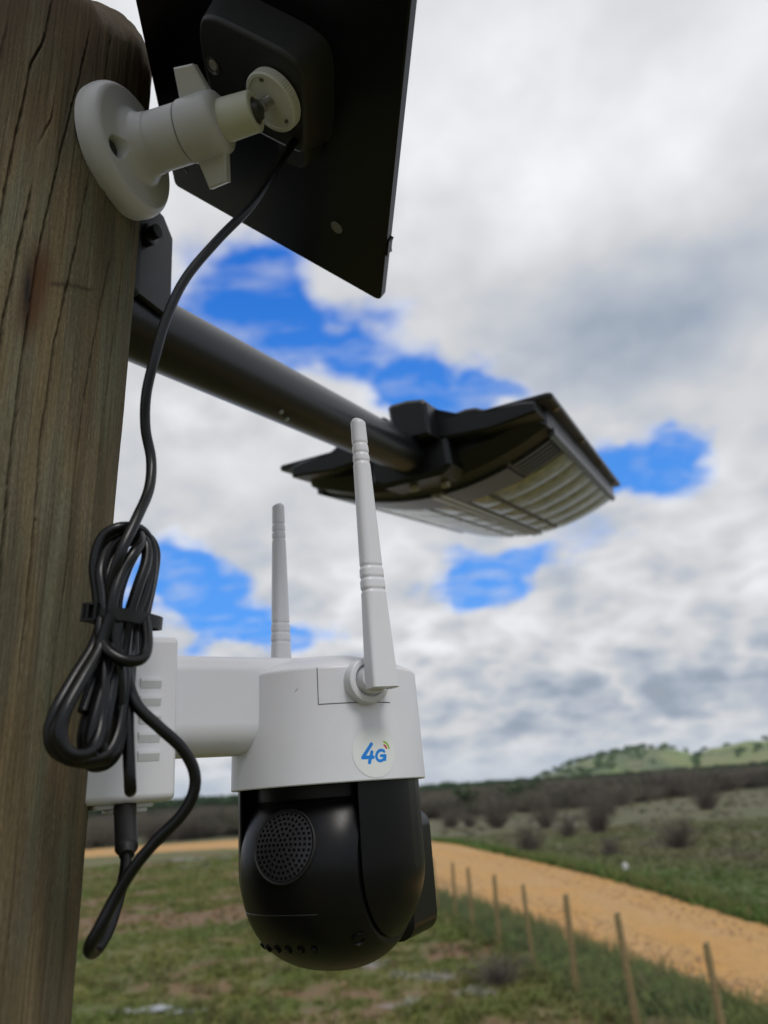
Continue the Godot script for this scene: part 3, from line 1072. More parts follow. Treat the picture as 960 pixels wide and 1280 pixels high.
func shifted(p: PackedVector2Array, by: Vector2) -> PackedVector2Array:
	for k in p.size():
		p[k] += by
	return p

# ---------------------------------------------------------------- wall mount of the panel
func make_bracket() -> void:
	var fine := noise_tex(256, 0.02, 3, 0.975, 1.0, 55)
	var white := mat(Color(0.53, 0.53, 0.535), 0.38, fine, 9.0, 0.0008)
	white.subsurf_scatter_enabled = true
	white.subsurf_scatter_strength = 0.05
	var cream := mat(Color(0.55, 0.56, 0.47), 0.45, fine, 9.0)
	var axis := Vector3(0.959, -0.028, 0.282).normalized()
	var foot := Vector3(-0.1225, 2.8243, -0.3090)
	var o := thing("panel_bracket", "pale plastic swivel bracket screwed to the pole behind the panel", "bracket", foot)
	o.basis = frame(axis)                    # local z along the stem, y up, x to the side
	# round dished foot with a sunk screw hole facing the viewer
	var b := MB.new()
	var rows := []
	var hole := Vector2(-0.0165, -0.0150)
	var prof := [[0.0334, -0.003], [0.0338, 0.001], [0.0337, 0.003], [0.0332, 0.0052], [0.0323, 0.0070], [0.0312, 0.0083], [0.0302, 0.0090]]
	for k in 26:
		var rr := 0.0295 - 0.0005 * k
		prof.append([rr, 0.0093 + (0.0295 - rr) * 0.135 + 0.0022 * pow(maxf(0.0, (0.0205 - rr) / 0.0035), 2.0)])
	prof.append_array([[0.0163, 0.0138], [0.0157, 0.0155], [0.0152, 0.018], [0.0150, 0.021]])
	for q in prof:
		var r := PackedVector3Array()
		for k in 240:
			var a := TAU * k / 240
			var p: Vector2 = Vector2(cos(a), sin(a)) * q[0]
			var z: float = q[1]
			for s in [hole, -hole]:
				z -= 0.0110 * smoothstep(0.0056, 0.0038, p.distance_to(s))
			r.append(Vector3(p.x, p.y, z))
		rows.append(r)
	b.sheet(rows, true)
	b.fan(rows[0], false)
	var foot_part := part("foot", b, white, o, false)
	for s in [1.0, -1.0]:
		b = MB.new()
		lathe(b, [Vector2(0, 0.0010), Vector2(0.0044, 0.0010), Vector2(0.0044, 0.0066), Vector2(0.0034, 0.0076), Vector2(0.0012, 0.0066), Vector2(0, 0.0066)], Transform3D(Basis(), Vector3(hole.x * s, hole.y * s, 0)), 20)
		part("foot_screw", b, mat(Color(0.02, 0.02, 0.02), 0.4), foot_part)
	b = MB.new()
	lathe(b, [Vector2(0.0150, 0.010), Vector2(0.0148, 0.020), Vector2(0.0146, 0.0378), Vector2(0.0142, 0.0383), Vector2(0.010, 0.0383)], Transform3D.IDENTITY, 64)
	part("stem", b, white, o)
	b = MB.new()
	lathe(b, [Vector2(0.0136, 0.0378), Vector2(0.0136, 0.0400)], Transform3D.IDENTITY, 48)
	part("gap_ring", b, mat(Color(0.05, 0.05, 0.05), 0.6), o)
	b = MB.new()
	lathe(b, [Vector2(0.009, 0.0391), Vector2(0.0150, 0.0391), Vector2(0.0154, 0.0396), Vector2(0.0156, 0.053), Vector2(0.0154, 0.0560), Vector2(0.0145, 0.0582), Vector2(0.0127, 0.0596), Vector2(0.0105, 0.060)], Transform3D.IDENTITY, 64)
	var collar := part("collar", b, white, o)
	for s in [1.0, -1.0]:                    # the two wings of the collar
		b = MB.new()
		var wing := PackedVector2Array([Vector2(0.0405, 0.012), Vector2(0.0575, 0.012), Vector2(0.0530, 0.0275), Vector2(0.0425, 0.0285)])
		slab(b, wing, -0.0035, 0.0035, 0.001, Transform3D(Basis(Vector3(0, 0, 1), Vector3(-0.66 * s, 0.75 * s, 0), Vector3(-0.75, -0.66, 0)), Vector3.ZERO), true)
		part("wing", b, white, collar)
	b = MB.new()
	lathe(b, [Vector2(0.0098, 0.056), Vector2(0.0104, 0.0605), Vector2(0.0098, 0.0768), Vector2(0.0090, 0.0774), Vector2(0.0065, 0.0774), Vector2(0.006, 0.0725), Vector2(0.0, 0.0725)], Transform3D.IDENTITY, 48)
	part("inner_tube", b, cream, o)
	b = MB.new()
	lathe(b, [Vector2(0, -0.006), Vector2(0.004, -0.0045), Vector2(0.006, 0), Vector2(0.0045, 0.004), Vector2(0, 0.006)], Transform3D(Basis(), Vector3(0, 0, 0.0758)), 32)
	part("ball", b, mat(Color(0.03, 0.03, 0.03), 0.4), o)
	# threaded rod and knurled lock nut against the junction box
	var inv := o.transform.affine_inverse()
	var tip := inv * (PANEL_O - PANEL_N * 0.0205)
	var nrm := (inv.basis * PANEL_N).normalized()
	var from := Vector3(0, 0, 0.0758)
	b = MB.new()
	var zf := frame(tip - from)
	var len := (tip - from).length()
	var thread := []
	for k in 60:
		thread.append(Vector2(0.0026 + 0.0005 * absf(fposmod(k * 0.5, 1.0) - 0.5) * 2.0 * (1.0 if k > 20 else 0.0), len * k / 59.0))
	lathe(b, thread, Transform3D(zf, from), 24)
	part("threaded_rod", b, metal(Color(0.42, 0.42, 0.42), 0.35), o)
	b = MB.new()
	var nf := Transform3D(frame(-nrm), tip)
	var teeth := 72
	var rings := []
	for q in [[0.0145, 0.0], [0.0155, 0.0007], [0.0155, 0.0052], [0.0147, 0.0060], [0.0132, 0.0060], [0.0128, 0.0052], [0.004, 0.0052]]:
		var r := PackedVector3Array()
		for k in teeth * 4:
			var a := TAU * k / (teeth * 4)
			var rr: float = q[0] - (0.00045 * (0.5 + 0.5 * cos(a * teeth)) if q[0] > 0.0150 else 0.0)
			r.append(nf * Vector3(cos(a) * rr, sin(a) * rr, q[1]))
		rings.append(r)
	b.loft(rings, true, [1, 2, 3, 4, 5])
	var nut := part("lock_nut", b, mat(Color(0.60, 0.60, 0.56), 0.45, fine, 9.0), o)
	for q in [0.6, 2.4, 4.3]:
		b = MB.new()
		rbox(b, Vector3(0.0016, 0.0028, 0.0008), 0.0004, 0.0002, nf * Transform3D(Basis(Vector3.BACK, q), Vector3(cos(q), sin(q), 0) * 0.0112 + Vector3(0, 0, 0.0053)))
		part("nut_notch", b, mat(Color(0.10, 0.09, 0.08), 0.6), nut)

func dull(m: StandardMaterial3D, s: float) -> StandardMaterial3D:
	m.metallic_specular = s
	return m

func metal(c: Color, rough: float) -> StandardMaterial3D:
	var m := mat(c, rough)
	m.metallic = 0.9
	return m

# ---------------------------------------------------------------- pan-tilt camera
# local frame: x to the viewer's right, y up from the rim of the housing, z towards the viewer
func make_security_camera() -> void:
	var fine := noise_tex(256, 0.02, 3, 0.982, 1.0, 57)
	var white := mat(Color(0.735, 0.735, 0.765), 0.33, fine, 7.0, 0.0008)
	white.subsurf_scatter_enabled = true
	white.subsurf_scatter_strength = 0.04
	var black := mat(Color(0.0035, 0.0036, 0.0040), 0.36, noise_tex(256, 0.09, 3, 0.85, 1.0, 58), 12.0, 0.003)
	dull(black, 0.36)
	var o := thing("security_camera", "white and black pan-tilt outdoor camera with two upright antennas", "camera", Vector3(-0.0395, 2.507, -0.428))
	o.rotation.y = atan(0.0919)
	var e := Vector3(0.908, 0, -0.418)                    # out from the pole along the arm
	var m := Vector3(0.418, 0, 0.908)                     # across it, towards the viewer
	# housing
	var b := MB.new()
	var up := Transform3D(Basis(Vector3.RIGHT, -PI / 2), Vector3.ZERO)       # lathe axis to +y
	lathe(b, [Vector2(0.0, 0.012), Vector2(0.0478, 0.012), Vector2(0.0480, 0.0004), Vector2(0.0484, 0.0), Vector2(0.0503, 0.0), Vector2(0.0507, 0.0005), Vector2(0.0497, 0.0530), Vector2(0.0494, 0.0541), Vector2(0.0486, 0.0549), Vector2(0.041, 0.0590), Vector2(0.030, 0.0626), Vector2(0.015, 0.0648), Vector2(0.0, 0.0654)], up, 128)
	var drum := part("housing", b, white, o)
	# arm: rounded section, merging into the drum
	var sec := PackedVector2Array()
	for q in [[0.0204 - 0.009, 0.0642 - 0.009, 0.009, 0.0], [-0.0204 + 0.009, 0.0642 - 0.009, 0.009, 1.0], [-0.0204 + 0.014, 0.0170 + 0.014, 0.014, 2.0], [0.0204 - 0.014, 0.0170 + 0.014, 0.014, 3.0]]:
		for k in 9:
			var a: float = PI / 2 * (q[3] + k / 8.0)
			sec.append(Vector2(q[0] + cos(a) * q[2], q[1] + sin(a) * q[2]))
	var armf := Transform3D(Basis(m, Vector3.UP, m.cross(Vector3.UP)), Vector3.ZERO)
	var es := signf(armf.basis.z.dot(e))
	b = MB.new()
	b.loft([lift(sec, -0.092 * es, armf), lift(sec, -0.015 * es, armf)], true)
	part("arm", b, white, o)
	# wall box
	b = MB.new()
	var boxf := Transform3D(Basis(m, Vector3.UP, armf.basis.z), e * -0.110 + Vector3(0, 0.0338, 0))
	slab(b, rrect(0.060, 0.0725, 0.0035, 4), -0.0215, 0.0215, 0.0010, boxf)
	var wall_box := part("wall_box", b, white, o)
	b = MB.new()
	slab(b, rrect(0.052, 0.060, 0.004, 4), -0.004, 0.004, 0.001, boxf * Transform3D(Basis(), Vector3(0, 0, -0.025 * es)))
	part("gasket", b, mat(Color(0.015, 0.015, 0.015), 0.7), o)
	for k in 5:                                           # louvres on the side of the wall box
		b = MB.new()
		var prof := PackedVector2Array([Vector2(-0.0021, -0.0004), Vector2(0.0024, -0.0004), Vector2(0.0024, 0.0012), Vector2(0.0010, 0.0013), Vector2(-0.0021, 0.0002)])
		var side := Transform3D(Basis(Vector3.UP, m, Vector3.UP.cross(m)), e * -0.1005 + m * 0.030 + Vector3(0, 0.0165 + 0.0079 * k, 0))
		slab(b, prof, -0.0048, 0.0048, 0.0003, side, true)
		part("louvre", b, white, wall_box)
	b = MB.new()
	slab(b, rrect(0.026, 0.021, 0.002, 3), 0.0, 0.0022, 0.0005, Transform3D(Basis(e, m, e.cross(m)), e * -0.1085 + m * 0.012 + Vector3(0, -0.0022, 0)))
	slab(b, rrect(0.017, 0.017, 0.002, 3), 0.0, 0.0020, 0.0005, Transform3D(Basis(e, m, e.cross(m)), e * -0.1065 + m * 0.013 + Vector3(0, -0.0043, 0)))
	part("port_cover", b, white, wall_box)
	# hatch beneath the front antenna, with its seam
	b = MB.new()
	var seam := PackedVector3Array()
	for k in 4: seam.append(on_drum(-4.0, 0.0538 - 0.0057 * k, 0.00006))
	for k in 16: seam.append(on_drum(-4.0 + k * 2.9, 0.0362, 0.00006))
	tube(b, seam, 0.00022, 6)
	part("hatch_seam", b, mat(Color(0.12, 0.12, 0.12), 0.7), drum)
	# antennas on opposite sides, each on a round swivel boss
	for s in [1.0, -1.0]:
		var th := 23.5
		var dir: Vector3 = Vector3(sin(deg_to_rad(th)), 0, cos(deg_to_rad(th))) * s
		var bf := Transform3D(frame(dir), Vector3(0, 0.0462, 0) + dir * 0.046)
		b = MB.new()
		lathe(b, [Vector2(0.0, 0.0), Vector2(0.0112, 0.0), Vector2(0.0112, 0.0085), Vector2(0.0108, 0.0095), Vector2(0.0098, 0.0100), Vector2(0.0082, 0.0100), Vector2(0.0080, 0.0080), Vector2(0.0, 0.0080)], bf, 56)
		part("swivel_boss", b, white, o)
		b = MB.new()
		lathe(b, [Vector2(0.0, 0.007), Vector2(0.0071, 0.007), Vector2(0.0071, 0.0140), Vector2(0.0066, 0.0150), Vector2(0.0, 0.0152)], bf, 48)
		part("swivel", b, white, o)
		b = MB.new()
		var root: Vector3 = dir * 0.0650
		var sidew := Vector3(dir.z, 0, -dir.x)
		var leanw := Vector3(0, 1, 0) - sidew * (0.026 if s > 0 else 0.004)
		var af := Transform3D(Basis(sidew + Vector3.UP * (0.026 if s > 0 else 0.004), leanw, dir).orthonormalized(), root + sidew * (0.0023 if s > 0 else 0.0012))
		var rows := []
		var y := 0.0410
		while y < 0.1800:
			var t := (y - 0.0410) / 0.139
			var w := lerpf(0.0136, 0.0080, t)
			var d := lerpf(0.0100, 0.0076, t)
			var r := lerpf(0.0016, 0.0037, smoothstep(0.05, 0.42, t))
			var dent := 0.0
			for g in [0.0885, 0.0945, 0.1005, 0.1575, 0.1625, 0.1680]:
				dent = maxf(dent, 1.0 - absf(y - g) / 0.0011)
			w -= 0.0009 * maxf(dent, 0.0)
			d -= 0.0009 * maxf(dent, 0.0)
			if y > 0.0885 and y < 0.1005: w += 0.0005
			rows.append(flat_loop(rrect(w, d, minf(r, minf(w, d) * 0.48), 4), y, 0.0, af))
			y += 0.00055
		for k in 7:                                       # slanted rounded tip
			var f := (k + 1) / 7.0
			var w := 0.0082 * sqrt(maxf(0.02, 1.0 - f * f * 0.97))
			rows.append(flat_loop(rrect(w, w * 0.9, w * 0.43, 4), 0.1800 + 0.0032 * f, 0.28 * f, af))
		b.loft(rows)
		var rod := part("antenna", b, white, o)
		b = MB.new()
		rbox(b, Vector3(0.0034, 0.0014, 0.0080), 0.0005, 0.0004, af * Transform3D(Basis(), Vector3(0.0056, 0.0413, 0)))
		part("antenna_lip", b, white, rod)
	# round sticker with the network mark
	b = MB.new()
	var rows := []
	var uvs := []
	for i in 17:
		var r := PackedVector3Array()
		var u := PackedVector2Array()
		for k in 49:
			var a := TAU * k / 48.0
			var q := Vector2(cos(a), sin(a)) * 0.0117 * maxf(i / 16.0, 0.001)
			r.append(on_drum(26.5 + rad_to_deg(q.x / 0.0502), 0.0128 + q.y, 0.00018))
			u.append(Vector2(0.5 + q.x / 0.0234, 0.5 - q.y / 0.0234))
		rows.append(r)
		uvs.append(u)
	b.sheet(rows, false, [], uvs)
	var print_m := StandardMaterial3D.new()
	print_m.albedo_texture = sticker_print()
	print_m.roughness = 0.3
	part("round_sticker", b, print_m, drum, false)
	# little scuffs that the white plastic carries
	for q in [[-17.0, 0.043, 0.0016], [-52.0, 0.047, 0.0009]]:
		b = MB.new()
		tube(b, PackedVector3Array([on_drum(q[0], q[1], 0.0), on_drum(q[0] + q[2] * 500.0, q[1] + q[2] * 0.5, 0.00005), on_drum(q[0] + q[2] * 1000.0, q[1] + q[2], 0.0)]), 0.00016, 5)
		part("scuff", b, mat(Color(0.22, 0.22, 0.22), 0.7), drum)
	# black head: neck ring, two yoke cheeks, tilting ball with speaker, lens unit turned away
	var gdir := Vector3(sin(deg_to_rad(62.0)), 0, cos(deg_to_rad(62.0)))
	var fdir := Vector3(sin(deg_to_rad(152.0)), 0, cos(deg_to_rad(152.0)))
	var ctr := Vector3(0, -0.037, 0)
	b = MB.new()
	lathe(b, [Vector2(0, -0.009), Vector2(0.0370, -0.009), Vector2(0.0400, -0.006), Vector2(0.0405, 0.0115), Vector2(0, 0.0115)], up, 96)
	part("neck", b, black, o)
	for s in [1.0, -1.0]:
		b = MB.new()
		var rr := []
		for q in [[0.0324, 0.0], [0.0331, 0.0006], [0.036, 0.0004], [0.0385, 0.0], [0.041, 0.0], [0.043, 0.0], [0.0447, 0.0], [0.0459, 0.0], [0.0466, 0.0], [0.0469, 0.0]]:
			var hw := sqrt(maxf(0.0471 * 0.0471 - q[0] * q[0], 0.000004))
			if q[0] < 0.0330: hw -= 0.0009
			var loop := PackedVector3Array()
			for k in 33:
				var a := PI * k / 32.0
				loop.append(ctr + gdir * q[0] * s + fdir * -cos(a) * hw + Vector3(0, -sin(a) * hw, 0))
			for k in 8: loop.append(ctr + gdir * q[0] * s + fdir * hw + Vector3(0, 0.0448 * (k + 1) / 9.0, 0))
			for k in 9: loop.append(ctr + gdir * q[0] * s + fdir * (hw - 2 * hw * k / 8.0) + Vector3(0, 0.0448, 0))
			for k in 7: loop.append(ctr + gdir * q[0] * s - fdir * hw + Vector3(0, 0.0448 * (1.0 - (k + 1) / 8.0), 0))
			rr.append(loop)
		b.loft(rr, true, [1])
		part("yoke_cheek", b, black, o)
	b = MB.new()
	var prof := []
	for k in 41:
		var s := lerpf(-0.0318, 0.0318, k / 40.0)
		prof.append(Vector2(ball_r(s), s))
	var ballf := Transform3D(frame(gdir), ctr)
	lathe(b, prof, ballf, 144)
	var ball := part("ball", b, black, o)
	# speaker: dark dish and a pierced plate, holes in rings
	var tilt := deg_to_rad(14.0)
	var dish := func(p: Vector2, rho: float) -> Vector3:
		var a := tilt + p.y / 0.0474
		return ctr + gdir * (p.x - 0.0008) + (-fdir * cos(a) + Vector3.UP * sin(a)) * (ball_r(p.x) + rho)
	b = MB.new()
	var ring := []
	for q in [[0.0002, -0.0010], [0.0150, -0.0010], [0.0154, 0.0007], [0.0160, 0.0010], [0.0165, 0.0006], [0.0168, -0.0010]]:
		var r := PackedVector3Array()
		for k in 96: r.append(dish.call(Vector2(cos(TAU * k / 96), sin(TAU * k / 96)) * q[0], q[1] + 0.0006))
		ring.append(r)
	b.sheet(ring, true)
	part("speaker_rim", b, mat(Color(0.004, 0.004, 0.004), 0.6), ball, false)
	b = MB.new()
	var pitch := 0.0150 / 6.5
	for k in range(0, 7):
		var cnt := maxi(6 * k, 1)
		for h in cnt:
			var r0 := maxf((k - 0.5) * pitch, 0.0)
			var r1 := (k + 0.5) * pitch
			var c := Vector2.ZERO if k == 0 else Vector2.from_angle(TAU * h / cnt) * k * pitch
			var outer := []
			var inner := []
			for q in 16:
				var d := Vector2.from_angle(TAU * q / 16.0)
				if k == 0:
					outer.append(d * r1)
				else:
					var lim := Vector2(d.x, d.y) / maxf(absf(d.x), absf(d.y))
					var rad := lerpf(r0, r1, 0.5 + 0.5 * lim.x)
					outer.append(Vector2.from_angle(TAU * (h + 0.5 * lim.y) / cnt) * rad)
				inner.append(c + (d if k == 0 else d.rotated(TAU * h / cnt)) * 0.00078)
			for q in 16:
				var q1 := (q + 1) % 16
				b.quad(dish.call(outer[q], 0.0012), dish.call(inner[q], 0.0012), dish.call(inner[q1], 0.0012), dish.call(outer[q1], 0.0012))
				b.quad(dish.call(inner[q], 0.0012), dish.call(inner[q], -0.0002), dish.call(inner[q1], -0.0002), dish.call(inner[q1], 0.0012))
	if b.n[0].dot(-fdir) < 0: b.flip()
	part("speaker_grille", b, mat(Color(0.016, 0.016, 0.018), 0.36), ball, false)
	# fine parting line, drain slots and a screw low on the ball
	b = MB.new()
	var line := PackedVector3Array()
	for k in 33:
		var s := lerpf(-0.031, 0.014, k / 32.0)
		line.append(on_ball(s, -0.0178, ctr, gdir, fdir, 0.0))
	tube(b, line, 0.00028, 6)
	part("parting_line", b, mat(Color(0.02, 0.02, 0.02), 0.25), ball)
	for k in 6:
		var p := on_ball(-0.0275 + k * 0.0068, -0.0335, ctr, gdir, fdir, 0.0)
		b = MB.new()
		rbox(b, Vector3(0.0028, 0.0040, 0.0022), 0.001, 0.0004, Transform3D(frame((p - ctr).normalized()), p))
		part("drain_slot", b, black, ball)
	b = MB.new()
	var sp := on_ball(0.0265, -0.030, ctr, gdir, fdir, 0.0)
	lathe(b, [Vector2(0, 0.0), Vector2(0.0034, 0.0), Vector2(0.0034, 0.0011), Vector2(0.0026, 0.0013), Vector2(0.0022, 0.0006), Vector2(0, 0.0006)], Transform3D(frame((sp - ctr).normalized()), sp - (sp - ctr).normalized() * 0.0004), 28)
	part("head_screw", b, black, ball)
	# lens unit
	b = MB.new()
	var lf := Transform3D(Basis(gdir, Vector3.UP, fdir), Vector3(0, -0.0465, 0))
	if lf.basis.determinant() < 0: lf.basis.x = -lf.basis.x
	slab(b, rrect(0.064, 0.062, 0.009, 6), 0.022, 0.0620, 0.0035, lf)
	var lens_unit := part("lens_unit", b, black, o)
	b = MB.new()
	lathe(b, [Vector2(0, 0.0), Vector2(0.010, 0.0), Vector2(0.0115, 0.001), Vector2(0.0115, 0.004), Vector2(0, 0.002)], lf * Transform3D(Basis(), Vector3(0, 0.008, 0.0610)), 40)
	part("lens", b, mat(Color(0.01, 0.01, 0.015), 0.05), lens_unit)
	for s in [-0.019, 0.019]:
		b = MB.new()
		lathe(b, [Vector2(0, 0.0), Vector2(0.0065, 0.0), Vector2(0.006, 0.0016), Vector2(0, 0.002)], lf * Transform3D(Basis(), Vector3(s, -0.015, 0.0616)), 28)
		part("lamp_window", b, mat(Color(0.5, 0.5, 0.45), 0.15), lens_unit)
	b = MB.new()
	lathe(b, [Vector2(0.0, -0.030), Vector2(0.012, -0.028), Vector2(0.024, -0.021), Vector2(0.030, -0.010), Vector2(0.0315, 0.0), Vector2(0.029, 0.012), Vector2(0, 0.02)], Transform3D(Basis(Vector3.RIGHT, -PI / 2), fdir * 0.026 + Vector3(0, -0.0495, 0)), 64)
	part("chin", b, black, o)

func flat_loop(p: PackedVector2Array, y: float, slant: float, xf: Transform3D) -> PackedVector3Array:
	var o := PackedVector3Array()
	for q in p:
		o.append(xf * Vector3(q.x, y - q.x * slant, q.y))
	return o

func on_drum(deg: float, y: float, proud: float) -> Vector3:
	var r := lerpf(0.0507, 0.0496, clampf((y - 0.0005) / 0.0565, 0, 1)) + proud
	return Vector3(sin(deg_to_rad(deg)) * r, y, cos(deg_to_rad(deg)) * r)

func ball_r(s: float) -> float:            # radius of the tilting ball along its axle
	var x := clampf(absf(s) / 0.0335, 0, 1)
	return 0.0318 + 0.0158 * pow(1.0 - pow(x, 2.3), 0.62)

func on_ball(s: float, dy: float, ctr: Vector3, g: Vector3, f: Vector3, proud: float) -> Vector3:
	var rho := ball_r(s) + proud
	var back := sqrt(maxf(rho * rho - dy * dy, 0.0))
	return ctr + g * s - f * back + Vector3(0, dy, 0)

# the print of the sticker: slanted blue 4G and two small arcs
func sticker_print() -> ImageTexture:
	var size := 384
	var four := [[Vector2(0.425, 0.345), Vector2(0.215, 0.600)], [Vector2(0.215, 0.600), Vector2(0.445, 0.600)], [Vector2(0.425, 0.500), Vector2(0.355, 0.700)]]
	var gee := []
	var c := Vector2(0.630, 0.575)
	for k in 20:
		var a0 := deg_to_rad(-48.0 - 14.2 * k)
		var a1 := deg_to_rad(-48.0 - 14.2 * (k + 1))
		gee.append([c + Vector2(cos(a0) * 0.108 - sin(a0) * 0.02, sin(a0) * 0.105), c + Vector2(cos(a1) * 0.108 - sin(a1) * 0.02, sin(a1) * 0.105)])
	gee.append([Vector2(0.635, 0.580), Vector2(0.742, 0.580)])
	gee.append([Vector2(0.742, 0.580), Vector2(0.728, 0.660)])
	var strokes := [[four, 0.036], [gee, 0.030]]
	var row := func(y: int) -> PackedByteArray:
		var out := PackedByteArray()
		out.resize(size * 3)
		for x in size:
			var p := Vector2((x + 0.5) / size, (y + 0.5) / size)
			var col := Color(0.875, 0.89, 0.875)
			var d := 1e9
			for s in strokes:
				for l in s[0]:
					d = minf(d, p.distance_to(Geometry2D.get_closest_point_to_segment(p, l[0], l[1])) - s[1])
			col = col.lerp(Color(0.03, 0.50, 0.86), smoothstep(0.004, -0.004, d))
			var q := p - Vector2(0.700, 0.455)
			var ang := rad_to_deg(atan2(-q.y, q.x))
			for a in [[0.085, Color(0.72, 0.14, 0.20), 5.0, 78.0], [0.150, Color(0.55, 0.72, 0.12), 3.0, 86.0]]:
				if ang > a[2] and ang < a[3]:
					col = col.lerp(a[1], smoothstep(0.004, -0.004, absf(q.length() - a[0]) - 0.020))
			out[x * 3] = int(col.r * 255); out[x * 3 + 1] = int(col.g * 255); out[x * 3 + 2] = int(col.b * 255)
		return out
	return ImageTexture.create_from_image(image_rows(size, size, row, Image.FORMAT_RGB8))

